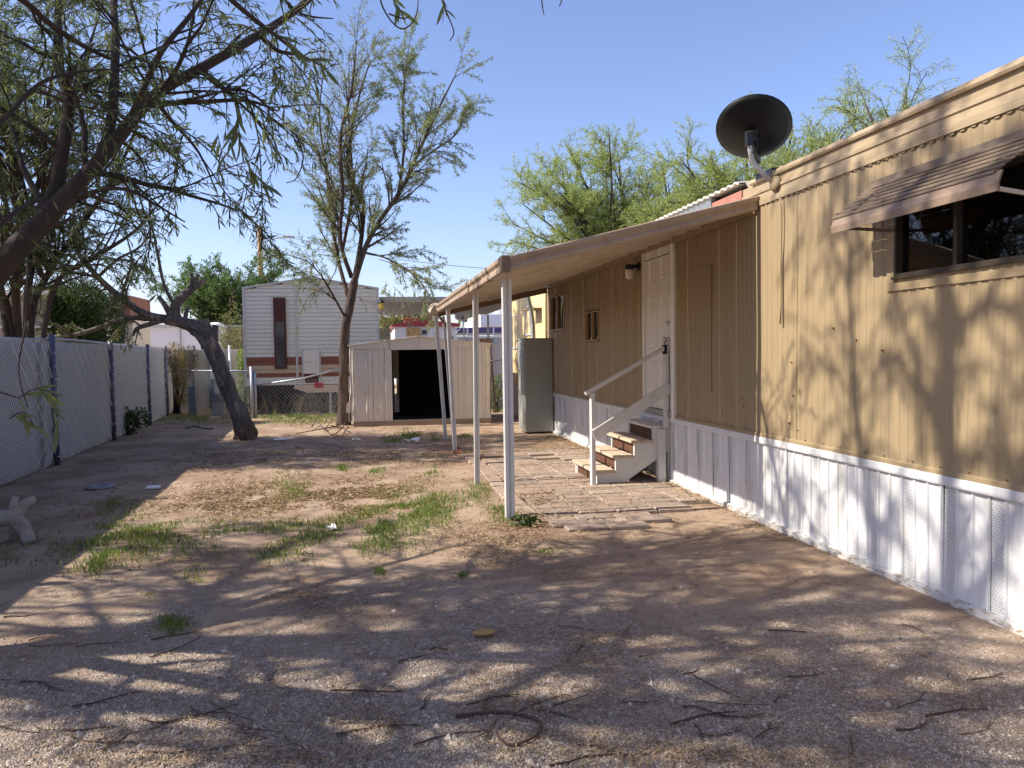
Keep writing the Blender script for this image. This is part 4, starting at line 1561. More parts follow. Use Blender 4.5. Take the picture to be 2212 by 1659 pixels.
m.build('turbine', m_galv, tv)
nh = thing('left_neighbour_home', 'grey neighbour mobile home with a white roof edge behind the left trees', 'mobile home', (-10, 21, 0))
a, c = AY(-500, 770, 19), AY(98, 628, 19)
MB().box(a.x, c.x, 19, 23, .2, c.z - .1).build('wall', mat('mottled_grey_wall', (.33, .30, .27), .8, .35, 5), nh)
MB().box(a.x - .1, c.x + .12, 18.85, 23.1, c.z - .1, c.z).build('roof', m_bldgwhite, nh)
MB().box(AY(0, 700, 19).x - 1.5, AY(110, 700, 19).x, 18.96, 18.995, AY(60, 708, 19).z, AY(60, 704, 19).z).build('trim', m_bldgwhite, nh)
rb = thing('rust_red_shed', 'rust-red shed top with a cream wall below, at the left behind the fence', 'shed', (-7, 26, 0))
a, c = AY(236, 740, 24), AY(280, 638, 24)
MB().box(a.x, c.x, 24.2, 26, 0, AY(240, 690, 24).z).build('wall', m_cream, rb)
MB().box(a.x + .05, c.x, 24, 26.1, AY(240, 688, 24).z, c.z).build('upper_wall', m_brick, rb)

# ------------------------------------------------------------------ utility pole, street light, wires
PYL = 44
base = AY(567, 760, PYL)
pl = thing('utility_pole', 'brown wooden utility pole with a street lamp above the striped trailer', 'utility pole', (base.x, PYL, 0))
tz = AY(567, 488, PYL).z
MB().tube([(base.x, PYL, 0), (base.x + .02, PYL, tz)], [.17, .13], 12).build('pole', m_pole, pl, smooth=True)
e = AY(612, 512, PYL)
MB().tube([(base.x, PYL, AY(567, 527, PYL).z), AY(585, 518, PYL), e], .03, 8).build('lamp_arm', m_mast, pl, smooth=True)
l0, l1 = AY(611, 512, PYL), AY(637, 512, PYL)
m = MB().bar(l0, l1, .22, .13)
m.lathe([(.04, 0), (.04, .16)], 8, l0.lerp(l1, .45))
m.build('lamp_head', m_rvtrim, pl, bevel=.03)
MB().bar(AY(559, 497, PYL), AY(577, 497, PYL), .06, .06).build('bracket', m_mast, pl)


def wire(a, b, sag, lab, r_=.012):
    pts = [Vector(a).lerp(Vector(b), t) - Vector((0, 0, sag * 4 * t * (1 - t))) for t in np.linspace(0, 1, 14)]
    tag(MB().tube(pts, r_, 5).build('overhead_wire', m_black, smooth=True), lab, 'wire')


wire(AY(574, 497, PYL), AY(1085, 582, 30), .35, 'thin overhead wire from the utility pole down towards the patio cover')
wire(AY(574, 501, PYL), AY(760, 560, 60), .2, 'second thin wire leaving the utility pole behind the tall tree')


# ------------------------------------------------------------------ plants: branch growth and leaf clouds
def rv():
    v = Vector((random.gauss(0, 1), random.gauss(0, 1), random.gauss(0, 1)))
    return v.normalized()


def smooth_path(pts, per=4):
    pts = [Vector(p) for p in pts]
    out = []
    n = len(pts)
    for i in range(n - 1):
        p0, p1, p2, p3 = pts[max(i - 1, 0)], pts[i], pts[i + 1], pts[min(i + 2, n - 1)]
        for k in range(per):
            t = k / per
            out.append(.5 * ((2 * p1) + (p2 - p0) * t + (2 * p0 - 5 * p1 + 4 * p2 - p3) * t * t + (3 * p1 - p0 - 3 * p2 + p3) * t ** 3))
    out.append(pts[-1])
    return out


class Plant:
    def __init__(s):
        s.lv = {}
        s.keep = None

    def limb(s, pts, rads, level=0, per=4):
        path = smooth_path(pts, per)
        m_ = len(path)
        r_ = np.interp(np.linspace(0, 1, m_), np.linspace(0, 1, len(rads)), rads)
        s.lv.setdefault(level, []).append((path, list(r_)))

    def sprout(s, a, b, per_m, t0=.2, ang=(30, 65), ln=(.5, 1.2), rr=.55, rmin=.004, wander=.18, trop=(0, 0, 0), n=5, taper=.6, sides=None):
        trop = Vector(trop)
        for path, rad in list(s.lv.get(a, [])):
            L = sum((path[i + 1] - path[i]).length for i in range(len(path) - 1))
            cnt = per_m * L * (1 - t0)
            cnt = int(cnt) + (random.random() < cnt % 1)
            for _ in range(cnt):
                t = t0 + (1 - t0) * random.random()
                fi = t * (len(path) - 1)
                i = min(int(fi), len(path) - 2)
                p = path[i].lerp(path[i + 1], fi - i)
                d = (path[i + 1] - path[i]).normalized()
                ax = d.cross(rv())
                if ax.length < 1e-3:
                    continue
                ax.normalize()
                d = Matrix.Rotation(R(random.uniform(*ang)), 3, ax) @ d
                l_ = random.uniform(*ln) * (1 - taper * t * .6)
                q = [p]
                for k in range(n):
                    d = (d + rv() * wander + trop * (1 / n)).normalized()
                    q.append(q[-1] + d * (l_ / n))
                if s.keep and not s.keep(q[-1]):
                    continue
                r0 = max(rmin, rad[i] * rr)
                s.lv.setdefault(b, []).append((q, list(np.linspace(r0, max(rmin * .6, r0 * .3), n + 1))))

    def wood(s, name, m_, parent, levels, sides=8, jit=0.0, each=False, furrow=0.0):
        if each:
            for path, rad in s.lv.get(levels[0], []):
                MB().tube(path, rad, sides, cap=True, jit=jit, furrow=furrow).build(name, m_, parent, smooth=True)
            return None
        mb = MB()
        for l_ in levels:
            for path, rad in s.lv.get(l_, []):
                mb.tube(path, rad, sides if l_ == 0 else (5 if l_ == 1 else 3), cap=False, jit=jit if l_ == 0 else 0)
        o = mb.build(name, m_, parent, smooth=True)
        if parent:
            o['kind'] = 'stuff'
        return o

    def leaf_seeds(s, levels, per_m):
        A, D = [], []
        for l_ in levels:
            for path, rad in s.lv.get(l_, []):
                for i in range(len(path) - 1):
                    a, b = path[i], path[i + 1]
                    L = (b - a).length
                    c = per_m * L
                    c = int(c) + (random.random() < c % 1)
                    if c:
                        d = (b - a) / max(L, 1e-6)
                        for _ in range(c):
                            A.append(tuple(a.lerp(b, random.random())))
                            D.append(tuple(d))
        return np.array(A).reshape(-1, 3), np.array(D).reshape(-1, 3)


def unit(a):
    return a / np.maximum(np.linalg.norm(a, axis=1, keepdims=True), 1e-9)


def leaf_cloud(name, P, D, L, W, m_, parent=None, spread=.8, droop=.3, keep=None, kind='stuff', curl=.0):
    """diamond leaf blades; one quad each"""
    N = len(P)
    d = unit(D + rng.normal(0, spread, (N, 3)) + np.array([0, 0, -droop]))
    nrm = rng.normal(0, 1, (N, 3))
    s = unit(np.cross(d, nrm))
    l_ = rng.uniform(L[0], L[1], (N, 1))
    w = rng.uniform(W[0], W[1], (N, 1)) * .5
    up = np.cross(s, d)
    if keep is not None:
        tip = P + d * l_
        k = keep(tip)
        P, d, s, l_, w, up = P[k], d[k], s[k], l_[k], w[k], up[k]
        N = len(P)
    mid = P + d * l_ * .45 + up * l_ * curl
    V = np.stack([P, mid - s * w, P + d * l_, mid + s * w], 1).reshape(-1, 3)
    me = bpy.data.meshes.new(name)
    me.vertices.add(4 * N)
    me.vertices.foreach_set('co', V.astype(np.float32).ravel())
    me.loops.add(4 * N)
    me.loops.foreach_set('vertex_index', np.arange(4 * N, dtype=np.int32))
    me.polygons.add(N)
    me.polygons.foreach_set('loop_start', np.arange(0, 4 * N, 4, dtype=np.int32))
    me.polygons.foreach_set('loop_total', np.full(N, 4, dtype=np.int32))
    me.update()
    me.materials.append(m_)
    o = link(name, me, parent)
    if kind:
        o['kind'] = kind
    return o


fA, rA, uA, cA = (np.array(v) for v in (_f, _r, _u, CAM))


def px_of(P):
    q = P - cA
    d = q @ fA
    return CX + F * (q @ rA) / d, CY - F * (q @ uA) / d, d


def in_open_sky(P, x0=745, x1=2212, y0=-30):
    """true where a twig end would stick into the clear sky and yard of the view (pruned away)"""
    x, y, d = px_of(P)
    return (d > .2) & (x > x0) & (x < x1 + 60) & (y > y0) & (y < 1700)


# --- leaning grey trunk -------------------------------------------------
lt = thing('leaning_tree', 'leaning grey half-dead tree with cut stumps near the left fence', 'tree', tuple(G(530, 948)))
bs = G(531, 946)
TYD = 15.55


def T(px, py, dy=0.0):
    return AY(px, py, TYD + dy)


pl_ = Plant()
pl_.limb([Vector((bs.x + .02, bs.y, -.05)), T(524, 915), T(500, 860), T(477, 800), T(455, 745), T(425, 712), T(390, 695), T(357, 690)], [.225, .165, .15, .15, .155, .145, .105, .09], 0, 12)
pl_.wood('trunk', m_barkdead, lt, [0], 40, .35, True, .13)
st_ = Plant()
st_.limb([T(452, 752), T(446, 722), T(438, 690)], [.15, .13, .10])
st_.limb([T(462, 760), T(462, 725), T(466, 702)], [.10, .08, .06])
st_.limb([T(385, 695), T(378, 668), T(392, 644), T(417, 622)], [.10, .085, .085, .075])
st_.limb([T(412, 626), T(422, 612), T(425, 597)], [.05, .045, .035])
st_.limb([T(415, 624), T(430, 614), T(445, 606)], [.055, .05, .03])
st_.limb([T(413, 626), T(415, 606), T(414, 590)], [.03, .03, .025])
st_.limb([T(372, 690), T(362, 668), T(343, 640)], [.06, .05, .035])
st_.limb([T(400, 690), T(402, 676), T(406, 662)], [.05, .04, .03])
st_.wood('stump', m_barkdead, lt, [0], 16, .3, True, .15)
br = Plant()
br.limb([T(362, 690), T(312, 678), T(255, 638, -.1), T(210, 597, -.2), T(165, 540, -.3), T(150, 470, -.4)], [.09, .075, .06, .05, .035, .02])
br.limb([T(350, 692), T(316, 702), T(295, 710), T(288, 726)], [.06, .045, .04, .015])
br.limb([T(330, 688), T(270, 688, .1), T(180, 719, .2), T(105, 729, .3)], [.055, .045, .04, .03])
br.limb([T(212, 598, -.2), T(255, 560, -.2), T(305, 530, -.3), T(330, 480, -.3)], [.035, .028, .02, .01])
br.limb([T(380, 665), T(354, 614), T(340, 545), T(325, 470)], [.035, .03, .025, .012])
br.limb([T(262, 640), T(275, 600), T(285, 560), T(270, 500)], [.03, .025, .02, .01])
br.limb([T(212, 598), T(130, 585, .2), T(60, 580, .3)], [.03, .025, .012])
br.keep = lambda p: not bool(in_open_sky(np.array([p]), 350, 2212, 0)[0])
br.sprout(0, 1, 5, .25, (35, 75), (.4, 1.0), .5, .006, .25, (0, 0, -.25))
br.sprout(1, 2, 9, .1, (25, 60), (.2, .55), .5, .004, .25, (0, 0, -1.0))
br.wood('limb', m_barkdead, lt, [0], 8, .2, True)
br.wood('branch', m_barkdead, lt, [1])
br.wood('twig', m_barkred, lt, [2])
P, D = br.leaf_seeds([1, 2], 60)
leaf_cloud('foliage', P, D, (.08, .13), (.012, .02), m_leafA, lt, .7, .6)

# --- tall thin tree in front of the shed -------------------------------------------------
tb = thing('slender_tree', 'tall slender tree with sparse grey-green leaves at the left corner of the shed', 'tree', tuple(G(742, 917)))
q = G(742, 917)
BY = q.y


def B(px, py, dy=0.0):
    return AY(px, py, BY + dy)


tp = Plant()
tp.limb([Vector((q.x, BY, -.05)), B(741, 860), B(743, 780), B(746, 710), B(757, 650), B(766, 605)], [.165, .115, .108, .105, .10, .085], 0, 10)
tp.wood('trunk', m_barkmid, tb, [0], 28, .2, True, .10)
tl = Plant()
tl.limb([B(762, 620), B(785, 545, -.2), B(815, 485, -.3), B(860, 420, -.4), B(890, 360, -.4), B(940, 250, -.5), B(985, 160, -.5)], [.08, .065, .055, .05, .04, .028, .012])
tl.limb([B(860, 420), B(872, 330), B(870, 220), B(878, 130)], [.04, .03, .022, .01])
tl.limb([B(890, 360), B(930, 330, .3), B(985, 290, .5), B(1005, 240, .6)], [.03, .025, .018, .008])
tl.limb([B(765, 610), B(780, 520, .2), B(785, 440, .3), B(765, 400, .3), B(752, 340, .4), B(770, 230, .4), B(800, 130, .4)], [.07, .055, .05, .045, .04, .028, .012])
tl.limb([B(760, 600), B(735, 520, -.2), B(740, 420, -.3), B(735, 300, -.3), B(760, 190, -.3), B(770, 90, -.3)], [.055, .05, .045, .04, .028, .01])
tl.limb([B(752, 640), B(730, 560, .3), B(715, 470, .4), B(705, 370, .5), B(690, 250, .5), B(700, 150, .5)], [.05, .045, .04, .03, .02, .01])
tl.limb([B(748, 690), B(715, 630, -.4), B(690, 590, -.7), B(660, 560, -.9)], [.03, .024, .018, .008])
tl.limb([B(740, 540), B(760, 420, .2), B(755, 280, .2), B(745, 160, .2)], [.04, .035, .025, .01])
tl.limb([B(785, 545), B(840, 560, -.5), B(900, 600, -.8), B(935, 650, -1)], [.025, .02, .014, .006])
tl.limb([B(735, 430), B(690, 340, .2), B(655, 280, .4), B(635, 230, .5)], [.025, .02, .012, .006])
tl.keep = lambda p: True
tl.sprout(0, 1, 5.8, .15, (18, 50), (.6, 1.7), .5, .007, .13, (0, 0, .25), 6)
tl.sprout(1, 2, 7, .1, (20, 50), (.3, .8), .5, .0035, .16, (0, 0, -.2), 5)
tl.wood('limb', m_barkmid, tb, [0], 7, .1, True)
tl.wood('branch', m_barkmid, tb, [1])
tl.wood('twig', m_barkred, tb, [2])
P, D = tl.leaf_seeds([2], 130)
P1, D1 = tl.leaf_seeds([1], 14)
P, D = np.concatenate([P, P1]), np.concatenate([D, D1])
x_, y_, d_ = px_of(P)
dens = np.where(x_ > 800, 1.0, np.where((x_ > 690) & (y_ < 420), .33, .7))
k = rng.random(len(P)) < dens
leaf_cloud('foliage', P[k], D[k], (.07, .13), (.011, .018), m_leafB, tb, 1.0, .5)
# hanging fronds of leaves low on the trunk
hg = Plant()
for px, py, dx, L in ((700, 620, -60, 6), (770, 640, 70, 6), (820, 560, 90, 5), (690, 560, -50, 5), (850, 620, 40, 5)):
    hg.limb([B(px, py, -.6), B(px + dx * .6, py + 25, -.9), B(px + dx, py + 90, -1.0)], [.008, .006, .003])
hg.sprout(0, 1, 6, .1, (20, 50), (.25, .6), .6, .003, .2, (0, 0, -.9), 4)
hg.wood('drooping_twig', m_barkred, tb, [0, 1], 4)
P, D = hg.leaf_seeds([1], 50)
leaf_cloud('drooping_foliage', P, D, (.07, .12), (.012, .019), m_leafB, tb, .6, .7)

# --- big overhanging tree at the left edge -------------------------------------------------
ta = thing('overhanging_tree', 'large dark willow-leaved tree whose limbs sweep in from the upper left', 'tree', (-3.75, 4.3, 0))
tk = Plant()
tk.limb([(-3.75, 4.3, -.05), (-3.62, 4.42, .6), (-3.35, 4.65, 1.25), (-3.05, 4.85, 1.7)], [.26, .21, .19, .17])
tk.wood('trunk', m_barkdark, ta, [0], 14, .25, True)
al = Plant()
al.limb([(-3.1, 4.82, 1.62), AD(-70, 640, 4.75), AD(0, 572, 4.8), AD(120, 450, 5.0), AD(230, 328, 5.2), AD(330, 210, 5.4), AD(430, 150, 5.6), AD(560, 75, 5.9), AD(660, 5, 6.2), AD(730, -80, 6.5), AD(770, -190, 6.7)],
        [.088, .08, .074, .060, .046, .040, .035, .03, .026, .02, .012])
al.limb([AD(100, 465, 5.0), AD(125, 390, 5.1), AD(147, 217, 5.3), AD(128, 150, 5.4), AD(127, 20, 5.6), AD(140, -120, 5.8)], [.06, .045, .038, .034, .028, .018])
al.limb([AD(222, 335, 5.2), AD(235, 290, 5.3), AD(247, 200, 5.4), AD(250, 83, 5.6), AD(247, -10, 5.8), AD(270, -150, 6)], [.045, .036, .032, .028, .024, .012])
al.limb([AD(275, 275, 5.3), AD(313, 187, 5.2), AD(350, 110, 5.2), AD(417, 25, 5.3), AD(470, -60, 5.4)], [.03, .022, .02, .017, .01])
al.limb([AD(-60, -60, 4.2), AD(47, 0, 4.4), AD(110, 53, 4.6), AD(187, 103, 4.9), AD(253, 133, 5.1)], [.02, .018, .018, .015, .01])
al.limb([AD(-60, 330, 4.3), AD(0, 267, 4.4), AD(83, 183, 4.6), AD(160, 157, 4.8), AD(233, 150, 5.0)], [.014, .013, .012, .01, .006])
al.limb([AD(-60, 520, 4.1), AD(0, 487, 4.2), AD(43, 450, 4.4), AD(93, 430, 4.8)], [.012, .012, .011, .009])
al.limb([AD(150, 425, 5.1), AD(180, 420, 5.0), AD(233, 407, 4.9), AD(287, 413, 4.9), AD(333, 440, 4.9), AD(400, 480, 5.0)], [.016, .014, .012, .011, .009, .004])
al.limb([AD(335, 225, 5.4), AD(433, 220, 5.5), AD(533, 217, 5.7), AD(600, 240, 5.8)], [.02, .016, .012, .006])
al.limb([AD(440, -80, 5.0), AD(500, 0, 5.1), AD(600, 80, 5.3), AD(670, 135, 5.5)], [.02, .018, .012, .006])
al.limb([AD(560, 75, 5.9), AD(600, 110, 5.9), AD(650, 120, 6.0), AD(710, 150, 6.2)], [.02, .016, .01, .005])
al.limb([AD(430, 150, 5.6), AD(480, 190, 5.5), AD(540, 200, 5.5), AD(610, 260, 5.6)], [.018, .014, .01, .005])
al.limb([AD(330, 210, 5.4), AD(370, 260, 5.6), AD(430, 330, 5.8), AD(470, 420, 6.0)], [.016, .013, .009, .004])
al.limb([AD(560, -90, 6), AD(600, -20, 6.1), AD(650, 30, 6.2), AD(720, 40, 6.4)], [.016, .014, .01, .004])
# limbs above and beside the viewpoint, out of the picture but shading it
sh_l = [([(-3.3, 4.7, 1.4), (-3.0, 4.4, 3), (-2.2, 4.25, 5), (-1.3, 4.3, 6.6), (-.4, 4.4, 7.9)], [.14, .12, .09, .06, .02]),
        ([(-3.5, 4.4, 1.2), (-3.6, 3.7, 2.6), (-3.0, 3.2, 4.2), (-2.0, 2.9, 5.8), (-1, 2.9, 7)], [.14, .11, .09, .06, .02]),
        ([(-3.6, 4.6, 1.2), (-4.6, 5.0, 3), (-5.0, 5.2, 5), (-4.5, 5.5, 7)], [.12, .09, .06, .02]),
        ([(-3.6, 3.7, 2.6), (-4.2, 2.6, 4.2), (-4.0, 1.8, 5.5)], [.08, .06, .02]),
        ([(-4.6, 5.0, 3), (-5.0, 6.2, 3.6), (-5.0, 7.4, 4.1)], [.07, .05, .015]),
        ([(-2.2, 4.25, 5), (-1.6, 3.7, 5.6), (-.6, 3.4, 6.6), (.4, 3.3, 7.2)], [.06, .05, .035, .012]),
        ([(-2.6, 4.3, 4.0), (-2.0, 5.0, 5.2), (-1.4, 5.3, 6.6), (-.8, 5.3, 7.6)], [.06, .045, .03, .012]),
        ([(-3.0, 3.2, 4.2), (-4.0, 3.2, 5.4), (-4.6, 3.4, 6.6)], [.06, .04, .012]),
        ([(-3.35, 3.5, 3.4), (-2.9, 4.0, 3.7), (-2.4, 4.5, 4.0), (-1.9, 5.0, 4.6)], [.05, .04, .03, .012]),
        ([(-3.0, 4.4, 3), (-3.4, 5.2, 4.0), (-3.2, 5.9, 4.8), (-2.6, 6.2, 5.8)], [.06, .05, .03, .012]),
        ([(-3.6, 3.7, 2.6), (-3.2, 2.9, 3.1), (-2.8, 2.3, 3.8), (-2.0, 2.0, 4.6)], [.05, .04, .03, .012])]


for p_, r_ in (([(-3.35, 4.6, 1.4), (-3.3, 3.9, 2.4), (-2.7, 3.3, 3.3), (-2.1, 3.0, 4.2)], [.07, .06, .045, .015]), ([(-3.2, 4.7, 1.5), (-2.95, 4.2, 2.6), (-2.4, 3.9, 3.6), (-1.8, 3.7, 4.6)], [.07, .055, .04, .012]),
               ([(-3.3, 3.9, 2.4), (-3.4, 3.0, 2.9), (-3.0, 2.4, 3.4), (-2.4, 2.1, 3.9)], [.05, .04, .03, .01]), ([(-3.3, 4.7, 1.4), (-3.7, 5.3, 2.6), (-3.6, 6.0, 3.3), (-3.3, 6.6, 3.8)], [.06, .05, .03, .01]),
               ([(-2.7, 3.3, 3.3), (-1.9, 2.6, 3.8), (-1.2, 2.3, 4.3)], [.035, .025, .01])):
    al.limb(p_, r_)


def a_keep(p):
    return not bool(in_open_sky(np.array([p]))[0])


al.keep = a_keep
ao = Plant()
tt_ = thing('tall_acacia', 'tall willow-leaved tree beyond the fence whose shade dapples the near wall', 'tree', (-6.5, 4.4, 0))
tq = Plant()
tq.limb([(-6.5, 4.4, -.05), (-6.4, 4.4, 1.5), (-6.15, 4.45, 3.2), (-6.0, 4.45, 3.9)], [.26, .2, .18, .16])
tq.wood('trunk', m_barkdark, tt_, [0], 14, .25, True)
for p_, r_ in sh_l:
    ao.limb([Vector(q_) + Vector((-2.6, 0, 2.34)) for q_ in p_], r_)
ao.keep = a_keep
ao.sprout(0, 1, 9, .2, (30, 75), (.6, 1.7), .45, .006, .2, (0, 0, -.1), 6)
ao.sprout(1, 2, 7, .1, (25, 60), (.4, 1.2), .5, .004, .16, (0, 0, -1.6), 6)
ao.wood('limb', m_barkdark, tt_, [0], 10, .2, True)
ao.wood('branch', m_barkdark, tt_, [1])
ao.wood('twig', m_barkdark, tt_, [2])
P, D = ao.leaf_seeds([1, 2], 68)
P = P + np.array([2.6, 0, -2.34])
gap = np.array([noise.noise(Vector((p[0] * .5, p[1] * 1.5, p[2] * .9))) + .5 * noise.noise(Vector((p[0] * 1.2, p[1] * 4, p[2] * 2))) for p in P])
thr = np.where(P[:, 0] < -4, -.6, np.where((P[:, 1] > 2.9) & (P[:, 2] > 4.6), np.where(P[:, 1] < 4.9, -.45, -.30), .20))
k = gap > rng.normal(0, .10, len(P)) + thr
P, D = P[k] + np.array([-2.6, 0, 2.34]), D[k]
leaf_cloud('foliage', P, D, (.07, .13), (.012, .020), m_leafA, tt_, .6, .8, keep=lambda t: ~in_open_sky(t))
al.sprout(0, 1, 5.2, .15, (30, 70), (.5, 1.5), .45, .006, .2, (0, 0, -.15), 6)
al.sprout(1, 2, 7.5, .15, (25, 60), (.25, .7), .5, .0035, .22, (0, 0, -.8), 5)
al.wood('limb', m_barkdark, ta, [0], 18, .2, True, .08)
al.wood('branch', m_barkdark, ta, [1])
al.wood('twig', m_barkdark, ta, [2])
P, D = al.leaf_seeds([2], 52)
P1, D1 = al.leaf_seeds([1], 14)
P, D = np.concatenate([P, P1]), np.concatenate([D, D1])
x_, y_, d_ = px_of(P)
vis = (d_ > .3) & (x_ > -60) & (y_ > -60)
k = (rng.random(len(P)) < np.where(vis, 1.0, 1.0))
leaf_cloud('foliage', P[k], D[k], (.055, .105), (.009, .015), m_leafA, ta, .75, .5, keep=lambda t: ~in_open_sky(t))
# near hanging sprays, every leaf a piece of its own
def big_leaf_mesh():
    m = MB()
    L, W = .10, .017
    ts = [0, .12, .35, .62, .85, 1]
    ws = [.10, .55, 1, .95, .5, 0]
    for t, w in zip(ts, ws):
        c = -.10 * L * math.sin(t * 2.4)
        m.v += [(-W * w / 2, t * L, c + .0015 * w), (0, t * L, c), (W * w / 2, t * L, c + .0015 * w)]
    for i in range(5):
        a = i * 3
        m.f += [(a, a + 1, a + 4, a + 3), (a + 1, a + 2, a + 5, a + 4)]
    return m.mesh('leaf', m_leafA, True)


blm = big_leaf_mesh()
sprays = [([(505, 200), (515, 270), (522, 320), (545, 370), (570, 398)], 3.6, 26),
          ([(520, 250), (500, 300), (492, 340)], 3.6, 12), ([(600, 75), (640, 105), (672, 150), (690, 200)], 3.7, 20),
          ([(655, 125), (690, 135), (708, 160)], 3.8, 8), ([(845, -10), (858, 12), (872, 30)], 3.9, 9),
          ([(950, -12), (958, 8), (962, 20)], 4.0, 6), ([(40, 860), (80, 840), (110, 870), (125, 930)], 3.2, 14),
          ([(20, 905), (50, 890), (75, 920)], 3.2, 8), ([(560, 230), (575, 290), (590, 330)], 4.2, 10), ([(470, 290), (480, 340), (470, 380)], 4.4, 10)]
for pts, dep, cnt in sprays:
    path = smooth_path([AD(x, y, dep + .03 * i) for i, (x, y) in enumerate(pts)], 5)
    MB().tube(path, list(np.linspace(.003, .0014, len(path))), 5, cap=False).build('hanging_twig', m_barkdark, ta, smooth=True)
    for k in range(cnt):
        t = (k + random.random()) / cnt
        i = min(int(t * (len(path) - 1)), len(path) - 2)
        p = path[i].lerp(path[i + 1], random.random())
        d = ((path[i + 1] - path[i]).normalized() * .7 + rv() * .65 + Vector((0, 0, -.55))).normalized()
        xa = d.cross(rv()).normalized()
        Mx = Matrix.Identity(3)
        za = xa.cross(d)
        for j in range(3):
            Mx[j][0], Mx[j][1], Mx[j][2] = xa[j], d[j], za[j]
        o = link('leaf', blm, ta)
        s_ = random.uniform(.6, 1.25)
        o.location = p
        o.rotation_euler = Mx.to_euler()
        o.scale = (s_, s_, s_)
for pts, dep in (([(818, -30), (824, 8), (843, 43), (867, 62), (890, 50), (902, 20), (903, -30)], 3.9), ([(950, -30), (962, 20), (980, 67), (972, 88)], 4.0), ([(1168, -30), (1171, 10), (1175, 32)], 4.2),
                 ([(570, 398), (590, 420), (583, 428)], 3.72), ([(640, 290), (655, 340), (640, 385), (618, 395)], 4.5), ([(600, 330), (590, 300), (560, 260)], 4.4), ([(840, 30), (870, 40), (885, 35)], 3.9),
                 ([(-20, 840), (40, 860)], 3.2), ([(60, 560), (55, 700), (40, 800), (60, 880)], 3.3), ([(1215, -30), (1213, 0), (1208, 14)], 4.2)):
    path = smooth_path([AD(x, y, dep) for x, y in pts], 6)
    MB().tube(path, list(np.linspace(.005, .0025, len(path))), 5, cap=False).build('hanging_twig', m_barkdark, ta, smooth=True)


# --- multi-stemmed tree beyond the fence -------------------------------------------------
tc = thing('fence_line_tree', 'multi-stemmed leafy tree standing just beyond the left fence', 'tree', tuple(AY(45, 745, 14.6)[:2]) + (0,))
CYD = 14.6


def Cc(px, py, dy=0.0):
    return AY(px, py, CYD + dy)


cp = Plant()
for pts, r_ in (([(20, 800), (14, 728), (6, 650), (-10, 560), (-60, 400), (-120, 250)], .075), ([(42, 800), (39, 728), (34, 614), (50, 500), (90, 380), (150, 240), (200, 100)], .08),
                ([(58, 800), (58, 728), (62, 620), (70, 540), (40, 400), (20, 250), (0, 80)], .07), ([(64, 800), (66, 700), (100, 600), (180, 480), (250, 380), (300, 260)], .07),
                ([(30, 800), (20, 680), (-40, 600), (-140, 500), (-240, 420)], .08), ([(62, 740), (110, 640), (200, 560), (290, 500), (350, 430)], .05)):
    g0 = Cc(*pts[0])
    cp.limb([Vector((g0.x, g0.y, 0))] + [Cc(x, y, .5 * math.sin(i * 1.7 + x * .05)) for i, (x, y) in enumerate(pts[1:])], [r_, r_ * .9, r_ * .8, r_ * .65, r_ * .45, r_ * .2])
for _ in range(12):
    x, y = random.uniform(-200, 330), random.uniform(-40, 420)
    cp.limb([Cc(random.uniform(0, 120), random.uniform(450, 600), random.uniform(-.5, .5)), Cc((x + 60) / 2, (y + 520) / 2, random.uniform(-1.2, 1.2)), Cc(x, y, random.uniform(-2, 2))], [.045, .03, .01])
cp.keep = lambda p: not bool(in_open_sky(np.array([p]), 440, 2212, 0)[0]) and not bool(in_open_sky(np.array([p]), 300, 2212, 430)[0])
cp.sprout(0, 1, 6, .3, (25, 65), (.7, 1.9), .5, .008, .2, (0, 0, -.05), 6)
cp.sprout(1, 2, 8, .2, (25, 60), (.3, .8), .5, .005, .2, (0, 0, -.7), 4)
cp.wood('trunk', m_barkdark, tc, [0], 9, .15, True)
cp.wood('branch', m_barkmid, tc, [1, 2])
P, D = cp.leaf_seeds([2], 62)
leaf_cloud('foliage', P, D, (.08, .13), (.012, .018), m_leafC, tc, .8, .5)


# --- broad feathery trees -------------------------------------------------
def feathery(name, label, base, trunk_top, crown_c, crown_r, nl, per1, per2, lper, m_leaf, size=(.05, .10), wid=(.012, .022), bark=None, seedn=1, keep=None, up=.25, rtrunk=.2, len1=(.6, 1.6), len2=(.3, .8)):
    random.seed(seedn)
    t = thing(name, label, 'tree', tuple(base))
    pl = Plant()
    base, top = Vector(base), Vector(trunk_top)
    pl.limb([base, base.lerp(top, .5) + Vector((.1, .05, 0)), top], [rtrunk, rtrunk * .85, rtrunk * .8])
    pl.wood('trunk', bark or m_mesqbark, t, [0], 10, .2, True)
    lb = Plant()
    cc, cr = Vector(crown_c), Vector(crown_r)
    for i in range(nl):
        v = rv()
        v.z = abs(v.z) * .9 - .25
        v = v.normalized() * random.uniform(.25, 1.0) ** .5
        e = cc + Vector((v.x * cr.x, v.y * cr.y, v.z * cr.z))
        mid = top.lerp(e, .5) + rv() * .35 + Vector((0, 0, .25))
        lb.limb([top, top.lerp(mid, .5) + rv() * .15, mid, e], [rtrunk * .5, rtrunk * .36, rtrunk * .22, .012])
    lb.keep = keep
    lb.sprout(0, 1, per1, .25, (25, 60), len1, .45, .008, .2, (0, 0, up), 5)
    lb.sprout(1, 2, per2 * 2.6, .1, (25, 75), len2, .5, .004, .25, (0, 0, -.25), 4)
    lb.wood('limb', bark or m_mesqbark, t, [0], 7, 0, True)
    lb.wood('branch', bark or m_mesqbark, t, [1])
    lb.wood('twig', bark or m_mesqbark, t, [2])
    P, D = lb.leaf_seeds([2], lper * 2.2)
    leaf_cloud('foliage', P + rng.normal(0, .03, P.shape), D, size, wid, m_leaf, t, 1.1, .25)
    return t


